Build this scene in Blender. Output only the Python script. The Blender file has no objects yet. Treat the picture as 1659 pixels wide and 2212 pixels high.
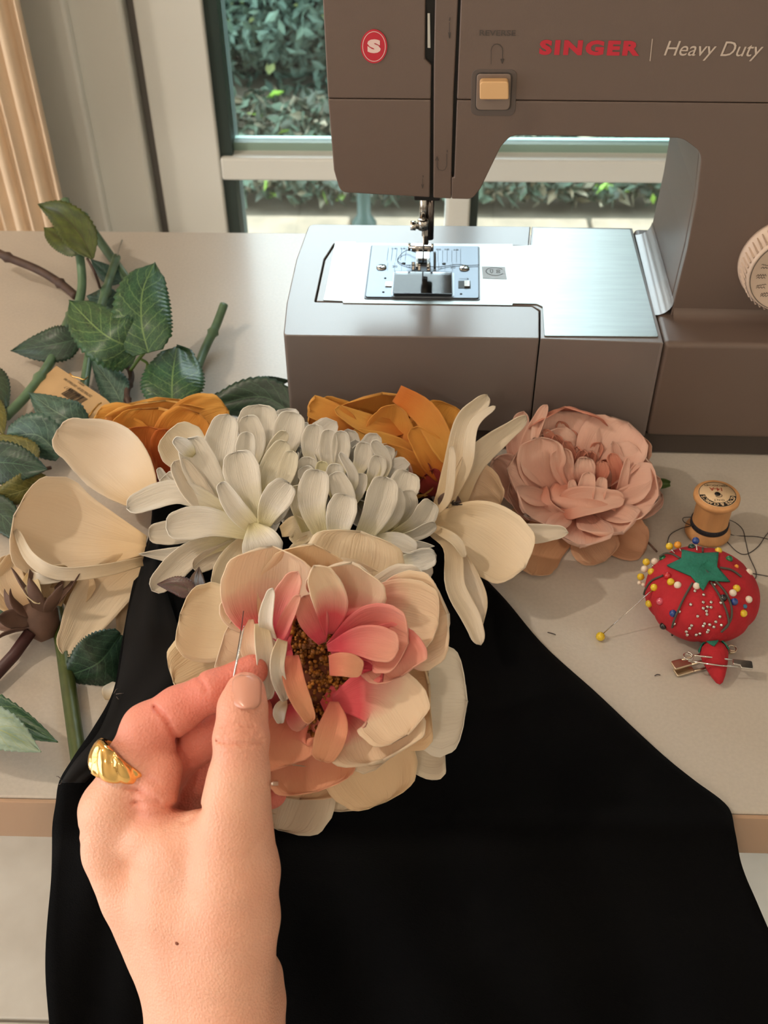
import bpy, bmesh, math, random
import numpy as np
from mathutils import Vector, Matrix, noise as mnoise
R = math.radians
S = bpy.context.scene
COL = S.collection
random.seed(7)
# ---------------------------------------------------------------- camera
W, H, F = 1659.0, 2212.0, 2350.0
CZ = 0.463                       # camera height above the table top (table top is z = 0)
PITCH, YAW, ROLL = R(43.0), R(2.0), R(0.5)
CAM = Vector((0, 0, CZ))
fw = Vector((-math.sin(YAW)*math.cos(PITCH), math.cos(YAW)*math.cos(PITCH), -math.sin(PITCH)))
_r = Vector((math.cos(YAW), math.sin(YAW), 0)); _u = _r.cross(fw)
rt = _r*math.cos(ROLL) - _u*math.sin(ROLL)
up = _u*math.cos(ROLL) + _r*math.sin(ROLL)
cd = bpy.data.cameras.new('camera'); cam = bpy.data.objects.new('camera', cd); COL.objects.link(cam)
cd.sensor_fit = 'VERTICAL'; cd.sensor_height = 24; cd.lens = 24*F/H; cd.clip_start = .01
cam.matrix_world = Matrix(((rt.x, up.x, -fw.x, 0), (rt.y, up.y, -fw.y, 0), (rt.z, up.z, -fw.z, CZ), (0, 0, 0, 1)))
cd.dof.use_dof = True; cd.dof.focus_distance = .53; cd.dof.aperture_fstop = cd.lens/2.0
S.camera = cam
# ---------------------------------------------------------------- light
w = bpy.data.worlds.new('sky'); S.world = w; w.use_nodes = True
nt = w.node_tree; bgn = nt.nodes['Background']
tc = nt.nodes.new('ShaderNodeTexCoord'); sx = nt.nodes.new('ShaderNodeSeparateXYZ'); rmp = nt.nodes.new('ShaderNodeValToRGB')
nt.links.new(tc.outputs['Generated'], sx.inputs[0]); nt.links.new(sx.outputs['Z'], rmp.inputs[0]); nt.links.new(rmp.outputs[0], bgn.inputs[0])
rmp.color_ramp.elements[0].color = (.90, .93, 1.0, 1); rmp.color_ramp.elements[1].color = (.74, .86, 1.0, 1)
bgn.inputs[1].default_value = 12.0           # bright overcast sky
def lamp(name, kind, loc, power, col, size=.1, tgt=None, spot=None, size_y=None):
    l = bpy.data.lights.new(name, kind); l.energy = power; l.color = col
    o = bpy.data.objects.new(name, l); COL.objects.link(o); o.location = loc
    if kind == 'AREA':
        l.size = size
        if size_y: l.shape = 'RECTANGLE'; l.size_y = size_y
    else: l.shadow_soft_size = size
    if tgt is not None:
        o.rotation_euler = (Vector(tgt)-Vector(loc)).to_track_quat('-Z', 'Y').to_euler()
    return o
WARM = (1.0, .84, .67)
lamp('ceiling_bulb_left', 'POINT', (-1.0, .28, 1.25), 26, WARM, .022)
lamp('ceiling_bulb_rear', 'POINT', (-.4, -1.05, 1.15), 13, WARM, .05)
lamp('ceiling_bulb_right', 'POINT', (1.3, -.9, 1.5), 6, WARM, .06)
lamp('left_fill_light', 'AREA', (-1.75, -.2, -.02), 24, (.94, .97, 1.0), 1.5, (0, -.2, -.02), size_y=1.4)  # added fill, no window there: brightens floor under table, hand and flowers
pt = lamp('door_daylight_portal', 'AREA', (.15, 1.06, .35), 1, (1, 1, 1), 1.75, (.15, 0, .35), size_y=2.1); pt.data.cycles.is_portal = True
V = S.view_settings
S.display_settings.display_device = 'sRGB'
V.view_transform = 'Standard'; V.look = 'None'; V.gamma = 1; V.use_curve_mapping = False
V.exposure = 0.0
S.cycles.max_bounces = 8; S.cycles.diffuse_bounces = 4; S.cycles.glossy_bounces = 4; S.cycles.transmission_bounces = 6; S.cycles.transparent_max_bounces = 12
S.cycles.sample_clamp_indirect = 4; S.cycles.caustics_reflective = False; S.cycles.caustics_refractive = False
# ---------------------------------------------------------------- rays: where a point of the place lies
def ray(px, py):
    return (fw*F + rt*(px-W/2) - up*(py-H/2)).normalized()
def pz(px, py, z=0.0):                 # on the level plane at height z
    d = ray(px, py); return CAM + d*((z-CZ)/d.z)
def pdp(px, py, d):                    # at distance d along the optical axis
    r = ray(px, py); return CAM + r*(d/r.dot(fw))
def py_(px, py, Y):                    # on the upright plane at world y = Y
    r = ray(px, py); return CAM + r*(Y/r.y)
def pl(px, py, p0, n):
    r = ray(px, py); return CAM + r*((p0-CAM).dot(n)/r.dot(n))
def tdep(px, py, z=0.0): return (pz(px, py, z)-CAM).dot(fw)
# ---------------------------------------------------------------- materials
def lin(c):
    return tuple(((v/255)/12.92 if v/255 <= .04045 else ((v/255+.055)/1.055)**2.4) for v in c[:3])+(1,)
MATS = {}
def mat(name, col, rough=.5, metal=0, var=0., vscale=20, bump=0., bscale=200, coat=0, sheen=0, spec=.5, emit=None, alpha=None, trans=0, sub=0, col2=None, stretch=None, aniso=0):
    if name in MATS: return MATS[name]
    m = bpy.data.materials.new(name); m.use_nodes = True; MATS[name] = m
    n = m.node_tree.nodes; L = m.node_tree.links; b = n['Principled BSDF']
    b.inputs['Base Color'].default_value = lin(col); b.inputs['Roughness'].default_value = rough; b.inputs['Metallic'].default_value = metal
    b.inputs['Specular IOR Level'].default_value = spec
    if coat: b.inputs['Coat Weight'].default_value = coat; b.inputs['Coat Roughness'].default_value = .15
    if sheen: b.inputs['Sheen Weight'].default_value = sheen
    if trans: b.inputs['Transmission Weight'].default_value = trans
    if aniso: b.inputs['Anisotropic'].default_value = aniso
    if sub:
        b.inputs['Subsurface Weight'].default_value = sub; b.inputs['Subsurface Scale'].default_value = .01
        b.inputs['Subsurface Radius'].default_value = (1, .35, .2)
    t = n.new('ShaderNodeTexCoord'); src = t.outputs['Object']
    if stretch:
        mp = n.new('ShaderNodeMapping'); mp.inputs['Scale'].default_value = stretch; L.new(src, mp.inputs[0]); src = mp.outputs[0]
    if var:
        nz = n.new('ShaderNodeTexNoise'); nz.inputs['Scale'].default_value = vscale; nz.inputs['Detail'].default_value = 4; L.new(src, nz.inputs['Vector'])
        rp = n.new('ShaderNodeValToRGB'); c = lin(col); d = lin(col2) if col2 else tuple(max(0, x*(1-var)) for x in c[:3])+(1,)
        rp.color_ramp.elements[0].position = .35; rp.color_ramp.elements[1].position = .65
        rp.color_ramp.elements[0].color = d; rp.color_ramp.elements[1].color = tuple(min(1, x*(1+var*.4)) for x in c[:3])+(1,)
        L.new(nz.outputs[0], rp.inputs[0]); L.new(rp.outputs[0], b.inputs['Base Color'])
    if bump:
        nz = n.new('ShaderNodeTexNoise'); nz.inputs['Scale'].default_value = bscale; nz.inputs['Detail'].default_value = 3; L.new(src, nz.inputs['Vector'])
        bp = n.new('ShaderNodeBump'); bp.inputs['Strength'].default_value = bump; bp.inputs['Distance'].default_value = .001
        L.new(nz.outputs[0], bp.inputs['Height']); L.new(bp.outputs[0], b.inputs['Normal'])
    return m
def petal_mat(name, base, tip, rim=None, pos=(.15, .75), tr=.3, vein=.12, rough=.6, wave=70):
    """cloth petal: colour runs from its root (v=0) to its tip (v=1), fine pressed veins, a little light comes through"""
    if name in MATS: return MATS[name]
    m = bpy.data.materials.new(name); m.use_nodes = True; MATS[name] = m
    n = m.node_tree.nodes; L = m.node_tree.links; b = n['Principled BSDF']; out = n['Material Output']
    uv = n.new('ShaderNodeUVMap'); sp = n.new('ShaderNodeSeparateXYZ'); L.new(uv.outputs[0], sp.inputs[0])
    nz = n.new('ShaderNodeTexNoise'); tc = n.new('ShaderNodeTexCoord'); nz.inputs['Scale'].default_value = 45; nz.inputs['Detail'].default_value = 3; L.new(tc.outputs['Object'], nz.inputs['Vector'])
    ad = n.new('ShaderNodeMath'); ad.operation = 'MULTIPLY_ADD'; ad.inputs[1].default_value = .35; L.new(nz.outputs[0], ad.inputs[0])
    sb = n.new('ShaderNodeMath'); sb.operation = 'SUBTRACT'; sb.inputs[1].default_value = .175; L.new(sp.outputs[1], sb.inputs[0]); L.new(sb.outputs[0], ad.inputs[2])
    rp = n.new('ShaderNodeValToRGB'); e = rp.color_ramp.elements
    e[0].position = pos[0]; e[0].color = lin(base); e[1].position = pos[1]; e[1].color = lin(tip)
    if rim: x = e.new(.97); x.color = lin(rim)
    L.new(ad.outputs[0], rp.inputs[0])
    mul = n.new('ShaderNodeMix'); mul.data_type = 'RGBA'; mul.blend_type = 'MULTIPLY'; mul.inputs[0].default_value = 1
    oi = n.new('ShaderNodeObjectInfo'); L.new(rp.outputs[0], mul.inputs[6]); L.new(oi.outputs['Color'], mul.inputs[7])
    L.new(mul.outputs[2], b.inputs['Base Color']); b.inputs['Roughness'].default_value = rough
    b.inputs['Specular IOR Level'].default_value = .35; b.inputs['Sheen Weight'].default_value = .15
    # fan of veins: noise stretched along the petal
    mp = n.new('ShaderNodeMapping'); mp.inputs['Scale'].default_value = (26, 1.8, 1); L.new(uv.outputs[0], mp.inputs[0])
    n2 = n.new('ShaderNodeTexNoise'); n2.inputs['Scale'].default_value = 1.6; n2.inputs['Detail'].default_value = 3; L.new(mp.outputs[0], n2.inputs['Vector'])
    bp = n.new('ShaderNodeBump'); bp.inputs['Strength'].default_value = vein*6; bp.inputs['Distance'].default_value = .0006
    L.new(n2.outputs[0], bp.inputs['Height']); L.new(bp.outputs[0], b.inputs['Normal'])
    t = n.new('ShaderNodeBsdfTranslucent'); L.new(mul.outputs[2], t.inputs[0])
    mx = n.new('ShaderNodeMixShader'); mx.inputs[0].default_value = tr; L.new(b.outputs[0], mx.inputs[1]); L.new(t.outputs[0], mx.inputs[2]); L.new(mx.outputs[0], out.inputs[0])
    return m
def leaf_mat(name, dark, light, vein_col, rough=.4):
    if name in MATS: return MATS[name]
    m = bpy.data.materials.new(name); m.use_nodes = True; MATS[name] = m
    n = m.node_tree.nodes; L = m.node_tree.links; b = n['Principled BSDF']
    def mth(op, a, c=None, v=None):
        x = n.new('ShaderNodeMath'); x.operation = op; L.new(a, x.inputs[0])
        if c is not None: L.new(c, x.inputs[1])
        if v is not None: x.inputs[1].default_value = v
        return x.outputs[0]
    uv = n.new('ShaderNodeUVMap'); sp = n.new('ShaderNodeSeparateXYZ'); L.new(uv.outputs[0], sp.inputs[0])
    u = mth('ABSOLUTE', mth('SUBTRACT', sp.outputs[0], v=.5))
    mid = mth('LESS_THAN', u, v=.014)
    q = mth('FRACT', mth('MULTIPLY', mth('SUBTRACT', sp.outputs[1], mth('MULTIPLY', u, v=.55)), v=7.5))
    side = mth('MULTIPLY', mth('LESS_THAN', q, v=.10), mth('LESS_THAN', u, v=.42))
    vo = n.new('ShaderNodeTexVoronoi'); vo.feature = 'DISTANCE_TO_EDGE'; vo.inputs['Scale'].default_value = 16; L.new(uv.outputs[0], vo.inputs['Vector'])
    net = mth('MULTIPLY', mth('LESS_THAN', vo.outputs['Distance'], v=.035), v=.35)
    v = mth('MAXIMUM', mth('MAXIMUM', mid, mth('MULTIPLY', side, v=.7)), net)
    nz = n.new('ShaderNodeTexNoise'); nz.inputs['Scale'].default_value = 5; nz.inputs['Detail'].default_value = 4; L.new(uv.outputs[0], nz.inputs['Vector'])
    rp = n.new('ShaderNodeValToRGB'); rp.color_ramp.elements[0].position = .35; rp.color_ramp.elements[1].position = .7
    rp.color_ramp.elements[0].color = lin(dark); rp.color_ramp.elements[1].color = lin(light); L.new(nz.outputs[0], rp.inputs[0])
    mx = n.new('ShaderNodeMix'); mx.data_type = 'RGBA'; L.new(mth('MULTIPLY', v, v=.6), mx.inputs[0]); L.new(rp.outputs[0], mx.inputs[6]); mx.inputs[7].default_value = lin(vein_col)
    L.new(mx.outputs[2], b.inputs['Base Color']); b.inputs['Roughness'].default_value = rough
    bp = n.new('ShaderNodeBump'); bp.inputs['Strength'].default_value = .5; bp.inputs['Distance'].default_value = .0008; bp.invert = True
    L.new(v, bp.inputs['Height']); L.new(bp.outputs[0], b.inputs['Normal'])
    return m
# ---------------------------------------------------------------- objects
def empty(name, loc, label, cat, group=None, kind=None):
    o = bpy.data.objects.new(name, None); COL.objects.link(o); o.location = loc; o.empty_display_size = .01
    tag(o, label, cat, group, kind); return o
def tag(o, label=None, cat=None, group=None, kind=None):
    if label: o['label'] = label
    if cat: o['category'] = cat
    if group: o['group'] = group
    if kind: o['kind'] = kind
    return o
def root_loc(p):
    v = Vector((0, 0, 0))
    while p is not None: v = v + p.location; p = p.parent
    return v
def mesh(name, verts, faces, m, parent=None, loc=None, smooth=True, uvs=None, color=None, bevel=0, subsurf=0, solid=0, label=None, bang=35):
    """verts in world coordinates; the object origin is the parent's (or loc)"""
    me = bpy.data.meshes.new(name)
    o0 = root_loc(parent) if parent is not None else Vector(loc if loc is not None else (0, 0, 0))
    me.from_pydata([tuple(Vector(v)-o0) for v in verts], [], [tuple(f) for f in faces])
    if m is not None:
        for mm in (m if isinstance(m, (list, tuple)) else [m]): me.materials.append(mm)
    if smooth: me.polygons.foreach_set('use_smooth', [True]*len(me.polygons))
    if uvs is not None:
        ul = me.uv_layers.new(name='UVMap'); li = np.empty(len(me.loops), dtype=np.int32); me.loops.foreach_get('vertex_index', li)
        ul.data.foreach_set('uv', np.asarray(uvs, dtype=np.float32)[li].ravel())
    me.update()
    o = bpy.data.objects.new(name, me); COL.objects.link(o)
    if parent is not None: o.parent = parent
    else: o.location = o0
    if color: o.color = tuple(color)+(1,) if len(color) == 3 else color
    if solid: md = o.modifiers.new('s', 'SOLIDIFY'); md.thickness = solid; md.offset = 0
    if bevel:
        md = o.modifiers.new('b', 'BEVEL'); md.width = bevel; md.segments = 3; md.limit_method = 'ANGLE'; md.angle_limit = R(bang); md.harden_normals = True
    if subsurf: md = o.modifiers.new('u', 'SUBSURF'); md.levels = md.render_levels = subsurf
    if label: o['label'] = label
    return o
class MB:
    def __init__(s): s.v = []; s.f = []
    def add(s, v, f):
        k = len(s.v); s.v += [tuple(x) for x in v]; s.f += [tuple(i+k for i in q) for q in f]; return s
    def box(s, x0, x1, y0, y1, z0, z1, fn=None):
        v = [(x, y, z) for z in (z0, z1) for (x, y) in ((x0, y0), (x1, y0), (x1, y1), (x0, y1))]
        if fn: v = [fn(*p) for p in v]
        return s.add(v, [(3, 2, 1, 0), (4, 5, 6, 7), (0, 1, 5, 4), (1, 2, 6, 5), (2, 3, 7, 6), (3, 0, 4, 7)])
    def prism(s, poly, fn, a, b):
        """poly: 2-D outline; fn(x, y, t) -> world point; extruded from t=a to t=b"""
        n = len(poly); v = [fn(x, y, a) for x, y in poly]+[fn(x, y, b) for x, y in poly]
        f = [tuple(range(n))[::-1], tuple(range(n, 2*n))]+[(i, (i+1) % n, n+(i+1) % n, n+i) for i in range(n)]
        return s.add(v, f)
    def tube(s, pts, rad, seg=8, cap=True):
        pts = [Vector(p) for p in pts]; n = len(pts)
        if not isinstance(rad, (list, tuple)): rad = [rad]*n
        t0 = (pts[1]-pts[0]).normalized(); a = t0.orthogonal().normalized(); k = len(s.v); 
        for i, p in enumerate(pts):
            t = (pts[min(i+1, n-1)]-pts[max(i-1, 0)]).normalized(); a = (a-t*a.dot(t)).normalized(); b = t.cross(a)
            for j in range(seg):
                q = 2*math.pi*j/seg; s.v.append(tuple(p+(a*math.cos(q)+b*math.sin(q))*rad[i]))
        for i in range(n-1):
            for j in range(seg): s.f.append((k+i*seg+j, k+i*seg+(j+1) % seg, k+(i+1)*seg+(j+1) % seg, k+(i+1)*seg+j))
        if cap: s.f.append(tuple(k+j for j in range(seg))[::-1]); s.f.append(tuple(k+(n-1)*seg+j for j in range(seg)))
        return s
    def lathe(s, prof, c, ax=Vector((0, 0, 1)), seg=32, cap=True):
        """prof: (radius, height) list along axis ax from c"""
        ax = Vector(ax).normalized(); a = ax.orthogonal().normalized(); b = ax.cross(a); k = len(s.v); c = Vector(c)
        for r, h in prof:
            for j in range(seg):
                q = 2*math.pi*j/seg; s.v.append(tuple(c+ax*h+(a*math.cos(q)+b*math.sin(q))*r))
        for i in range(len(prof)-1):
            for j in range(seg): s.f.append((k+i*seg+j, k+i*seg+(j+1) % seg, k+(i+1)*seg+(j+1) % seg, k+(i+1)*seg+j))
        if cap: s.f.append(tuple(k+j for j in range(seg))[::-1]); s.f.append(tuple(k+(len(prof)-1)*seg+j for j in range(seg)))
        return s
    def ball(s, c, r, seg=12, sq=(1, 1, 1)):
        n = seg//2; c = Vector(c); k = len(s.v)
        s.v.append((c.x, c.y, c.z-r*sq[2]))
        for i in range(1, n):
            a = -math.pi/2+math.pi*i/n
            for j in range(seg):
                q = 2*math.pi*j/seg; s.v.append((c.x+r*sq[0]*math.cos(a)*math.cos(q), c.y+r*sq[1]*math.cos(a)*math.sin(q), c.z+r*sq[2]*math.sin(a)))
        s.v.append((c.x, c.y, c.z+r*sq[2])); e = len(s.v)-1
        for j in range(seg): s.f.append((k, k+1+(j+1) % seg, k+1+j)); s.f.append((e, e-seg+j, e-seg+(j+1) % seg))
        for i in range(n-2):
            for j in range(seg): s.f.append((k+1+i*seg+j, k+1+i*seg+(j+1) % seg, k+1+(i+1)*seg+(j+1) % seg, k+1+(i+1)*seg+j))
        return s
    def build(s, name, m, parent=None, **k): return mesh(name, s.v, s.f, m, parent, **k)
def roundpoly(pts, seg=5):
    """pts: (x, y, r) corners -> rounded outline"""
    out = []; n = len(pts)
    for i in range(n):
        x, y, r = pts[i]; p = Vector((x, y)); a = Vector(pts[i-1][:2]); b = Vector(pts[(i+1) % n][:2])
        if r <= 0: out.append((x, y)); continue
        da = (a-p); db = (b-p); la, lb = da.length, db.length; da.normalize(); db.normalize()
        ang = da.angle(db); t = min(r/math.tan(ang/2), la*.49, lb*.49)
        p0 = p+da*t; p1 = p+db*t
        for j in range(seg+1):
            q = j/seg; out.append(tuple(p0*(1-q)**2+p*2*q*(1-q)+p1*q*q))
    return out
def smooth_path(pts, n=8):
    """Catmull-Rom through points (any dimension)"""
    P = [np.array(p, float) for p in pts]; P = [2*P[0]-P[1]]+P+[2*P[-1]-P[-2]]; out = []
    for i in range(1, len(P)-2):
        for j in range(n):
            t = j/n; a, b, c, d = P[i-1:i+3]
            out.append(.5*((2*b)+(-a+c)*t+(2*a-5*b+4*c-d)*t*t+(-a+3*b-3*c+d)*t**3))
    out.append(P[-2]); return out
def at_path(pts, t):
    """point at parameter t (0..1) of a Catmull-Rom path"""
    k = len(pts)-1; x = min(max(t, 0), 1)*k; i = min(int(x), k-1); u = x-i
    P = [2*pts[0]-pts[1]]+list(pts)+[2*pts[-1]-pts[-2]]; a, b, c, d = P[i:i+4]
    return .5*((2*b)+(-a+c)*u+(2*a-5*b+4*c-d)*u*u+(-a+3*b-3*c+d)*u**3)
PROF = {
 'oval':  [.30, .62, .85, .97, 1.0, .95, .82, .60, .0],
 'round': [.28, .50, .70, .86, .97, 1.0, .97, .82, .0],
 'fan':   [.18, .36, .55, .72, .87, .97, 1.0, .90, .0],
 'spoon': [.40, .52, .64, .76, .88, .97, 1.0, .84, .0],
 'point': [.35, .68, .92, 1.0, .96, .84, .64, .36, .0],
 'strip': [.70, .85, .95, 1.0, 1.0, .97, .88, .68, .0],
 'full':  [.85, .92, .97, 1.0, 1.0, 1.0, .95, .78, .0],
 'leaf':  [.10, .62, .92, 1.0, .95, .82, .62, .34, .0],
 'broad': [.50, .92, 1.0, 1.0, .98, .92, .80, .56, .0],
 'heart': [.45, .90, 1.0, .97, .88, .74, .55, .30, .0],
}
def prof(name, t):
    a = PROF[name]; n = len(a)-1
    if t > 1-1/n:                       # round off the last span
        q = (t-(1-1/n))*n; return a[-2]*math.sqrt(max(0, 1-q*q)) if name not in ('point', 'leaf', 'heart', 'broad') else a[-2]*(1-q)
    x = t*n; i = min(int(x), n-1); q = x-i; return a[i]*(1-q)+a[i+1]*q
def sheet(name, spine, sides, hw, m, parent, shape='round', cup=0., curl=0., ruffle=0., rfreq=3, seed=0, rows=16, cols=10, serr=0, nserr=14, color=None, thick=.0004, asym=0., notch=0., label=None, view=None, back=0., crease=0., loc=None, clampz=True):
    """a petal or leaf: spine points, side vectors, half width (metres)"""
    sp = [np.array(p) for p in spine]; sd = [np.array(p) for p in sides]; V_, U_ = [], []
    rnd = random.Random(seed); ph = rnd.random()*6.28; ph2 = rnd.random()*6.28
    nrm_prev = None
    for i in range(rows+1):
        t = i/rows; tt = 1-(1-t)**1.35 if not serr else t
        c = at_path(sp, tt); s = at_path(sd, tt); e = 1e-3
        tg = at_path(sp, min(tt+e, 1))-at_path(sp, max(tt-e, 0)); tg /= (np.linalg.norm(tg)+1e-12)
        s = s-tg*np.dot(s, tg); s /= (np.linalg.norm(s)+1e-12); nn = np.cross(s, tg)
        w_ = prof(shape, tt)*hw
        if serr: w_ *= 1-serr*((tt*nserr) % 1.0)
        for j in range(cols+1):
            u = -1+2*j/cols
            off = nn*(cup*hw*(u*u-.15)*min(1, tt*1.6+.2)*(w_/hw)**.5) + nn*(curl*hw*max(0, tt-.55)**2*5)
            rf = ruffle*hw*math.sin(rfreq*(u*1.3+tt*1.1)*2.2+ph)*(abs(u)**1.5*.7+.6*tt*tt)+ruffle*.5*hw*math.sin(rfreq*1.9*(u-tt*.4)*2.2+ph2)*(tt**2)
            ext = 0
            if notch: ext = -notch*hw*(math.exp(-(u/.22)**2))*tt**6
            if ruffle and tt > .8: ext += ruffle*hw*.5*math.sin(rfreq*2.7*u+ph2)*(tt-.8)*5
            p = c+s*(u+asym*u*abs(u))*w_+off+nn*rf+tg*ext
            if crease: p = p-nn*crease*hw*math.exp(-(u/.12)**2)*(1-tt*.6)
            V_.append(p); U_.append((.5+u*.5, tt))
    if clampz:
        for q_ in range(len(V_)):
            v = V_[q_]
            if v[1] > YN-.01 and v[2] < .0009: V_[q_] = np.array([v[0], v[1], .0009+.0004*((q_*7) % 5)/5])
    n = cols+1; Fc = [(i*n+j, i*n+j+1, (i+1)*n+j+1, (i+1)*n+j) for i in range(rows) for j in range(cols)]
    return mesh(name, V_, Fc, m, parent, uvs=U_, color=color, solid=thick, label=label, loc=loc)
def norm(v): return v/(np.linalg.norm(v)+1e-12)
def ppetal(name, pts, width, m, parent, D, roll=0., wpx=True, **k):
    """petal given where it stands: pts (px, py, h) with h = millimetres nearer than the flower's own plane D(px, py)"""
    P = []; 
    for (x, y, h) in pts:
        d = D(x, y)-h*.001; dm = tdep(x, y, .003)
        P.append(np.array(pdp(x, y, min(d, dm) if y < 1740 else d)))
    if len(P) == 2: P.insert(1, (P[0]+P[1])/2)
    mid = P[len(P)//2]; dep = (Vector(mid)-CAM).dot(fw); hw = width*.5*dep/F
    sides = []
    for i in range(len(P)):
        tg = norm(P[min(i+1, len(P)-1)]-P[max(i-1, 0)]); vd = norm(P[i]-np.array(CAM))
        s = norm(np.cross(vd, tg)); nn = np.cross(s, tg)
        r_ = roll[i] if isinstance(roll, (list, tuple)) else roll
        s = s*math.cos(R(r_))+nn*math.sin(R(r_)); sides.append(s)
    return sheet(name, P, sides, hw, m, parent, **k)
def text(body, size, bold=0., shear=0., sx=1., space=1., align='CENTER'):
    c = bpy.data.curves.new('t', 'FONT'); c.body = body; c.size = size; c.offset = bold; c.shear = shear; c.space_character = space; c.align_x = align; c.align_y = 'CENTER'; c.resolution_u = 3
    o = bpy.data.objects.new('t', c); COL.objects.link(o); dg = bpy.context.evaluated_depsgraph_get(); me = bpy.data.meshes.new_from_object(o.evaluated_get(dg))
    v = [(p.co.x*sx, p.co.y) for p in me.vertices]; f = [tuple(p.vertices) for p in me.polygons]
    bpy.data.objects.remove(o); bpy.data.curves.remove(c); bpy.data.meshes.remove(me); return v, f
def put_text(name, tf, O, X, Y, m, parent, up_=.0003, label=None):
    v, f = tf; X = Vector(X).normalized(); Y = Vector(Y).normalized(); N = X.cross(Y)
    return mesh(name, [Vector(O)+X*a+Y*b+N*up_ for a, b in v], f, m, parent, smooth=False, label=label)
def vseg(mb, pts, wd, O, X, Y, closed=False, up_=.0003):
    """a printed line of width wd through 2-D points"""
    X = Vector(X).normalized(); Y = Vector(Y).normalized(); N = X.cross(Y); P = [Vector(p) for p in pts]
    if closed: P.append(P[0])
    for a, b in zip(P[:-1], P[1:]):
        d = (b-a); 
        if d.length < 1e-9: continue
        d.normalize(); q = Vector((-d.y, d.x))*wd/2; e = d*wd*.3
        c = [a-q-e, b-q+e, b+q+e, a+q-e]; mb.add([Vector(O)+X*p.x+Y*p.y+N*up_ for p in c], [(0, 1, 2, 3)])
    return mb
# ================================================================ the room
m_wall = mat('wall_paint', (205, 200, 190), .8, var=.03, vscale=3)
m_frame = mat('white_lacquer', (226, 226, 220), .35, var=.02, vscale=5)
m_gap = mat('grey_seal', (112, 108, 104), .7)
m_bead = mat('dark_green_seal', (34, 52, 48), .5)
m_floor = mat('stone_floor', (236, 230, 220), .45, var=.08, vscale=9, col2=(218, 210, 198), bump=.15, bscale=60)
m_grout = mat('grout', (150, 140, 126), .9)
YW = 1.0                     # inner plane of the garden door
FZ = -.75
# floor with its tiles
fl = MB().box(-1.8, 1.8, -1.7, YW, FZ-.06, FZ-.004).build('floor', m_grout, smooth=False); tag(fl, kind='structure')
tile = None
for i in range(-4, 4):
    for j in range(-4, 3):
        x0, y0 = i*.45+.18, j*.45+.03
        x1, y1 = min(x0+.446, 1.8), min(y0+.446, YW)
        if x0 < -1.8: x0 = -1.8
        MB().box(x0, x1, y0, y1, FZ-.006, FZ+random.uniform(-.0006, .0006)).build('tile', m_floor, fl, smooth=False, bevel=.0015)
MB().box(-1.86, -1.8, -1.76, YW+.12, FZ, 1.75).build('wall_left', m_wall, smooth=False)
MB().box(1.8, 1.86, -1.76, YW+.12, FZ, 1.75).build('wall_right', m_wall, smooth=False)
MB().box(-1.86, 1.86, -1.76, -1.7, FZ, 1.75).build('wall_front', m_wall, smooth=False)
MB().box(-1.86, 1.86, -1.76, YW+.12, 1.75, 1.81).build('ceiling', m_wall, smooth=False)
for o in COL.objects:
    if o.name.startswith(('wall_', 'ceiling')) and o.type == 'MESH': tag(o, kind='structure')
# door wall: stations measured along the door plane
def X_at(px, py, Y): return py_(px, py, Y).x
xg = X_at(456, 100, YW)        # left edge of glass
xf = X_at(298, 100, YW)        # left edge of the door leaf
xm0 = X_at(964, 450, YW); xm1 = X_at(1016, 450, YW)
zr1 = py_(900, 345, YW).z; zr0 = py_(900, 394, YW).z
DT = 1.32
MB().box(-1.8, xf-.105, YW-.0, YW+.12, FZ, 1.75).build('wall_back', m_wall, smooth=False)
MB().box(1.25, 1.8, YW-.0, YW+.12, FZ, 1.75).build('wall_back', m_wall, smooth=False)
MB().box(xf-.105, 1.25, YW-.0, YW+.12, DT+.06, 1.75).build('wall_back', m_wall, smooth=False)
for o in COL.objects:
    if o.name.startswith('wall_back'): tag(o, kind='structure')
# stepped white frame left of the door leaf
MB().box(xf-.150, xf-.112, YW-.030, YW+.03, FZ, DT+.09).build('trim_1', m_frame, smooth=False, bevel=.004)
bpy.data.objects['trim_1'].data.materials[0] = mat('daylit_white', (246, 250, 246), .3)  # whiter copy of the frame white: outside light put into the colour
MB().box(xf-.120, xf-.055, YW-.016, YW+.06, FZ, DT+.07).build('trim_2', m_frame, smooth=False, bevel=.004)
MB().box(xf-.062, xf-.008, YW-.004, YW+.08, FZ, DT+.06).build('trim_3', m_frame, smooth=False, bevel=.006)
MB().box(xf-.0085, xf+.0005, YW+.014, YW+.08, FZ, DT+.0).build('trim_4', m_gap, smooth=False)
MB().box(xf-.118, 1.35, YW-.016, YW+.06, DT+.002, DT+.07).build('trim_5', m_frame, smooth=False, bevel=.004)
for k in range(1, 6): tag(bpy.data.objects['trim_%d' % k], kind='structure')
dr = empty('door_1', (.3, YW, FZ), None, None, kind='structure')
def dpart(name, x0, x1, y0, y1, z0, z1, m, bevel=.003): return MB().box(x0, x1, y0, y1, z0, z1).build(name, m, dr, smooth=False, bevel=bevel)
dpart('stile', xf+.001, xg-.004, YW, YW+.055, FZ+.01, DT, m_frame)
dpart('stile', xm0, xm1, YW, YW+.055, FZ+.01, DT, m_frame)
dpart('stile', 1.16, 1.25, YW, YW+.055, FZ+.01, DT, m_frame)
dpart('top_rail', xg-.004, 1.16, YW, YW+.055, DT-.09, DT-.001, m_frame)
dpart('bottom_rail', xg-.004, 1.16, YW+.001, YW+.054, FZ+.01, FZ+.11, m_frame)
dpart('middle_rail', xg-.004, xm0, YW, YW+.054, zr0, zr1, m_frame)
dpart('middle_rail', xm1, 1.16, YW, YW+.054, zr0, zr1, m_frame)
gm = bpy.data.materials.new('window_glass'); gm.use_nodes = True
n_ = gm.node_tree.nodes; l_ = gm.node_tree.links; n_.remove(n_['Principled BSDF'])
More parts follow.
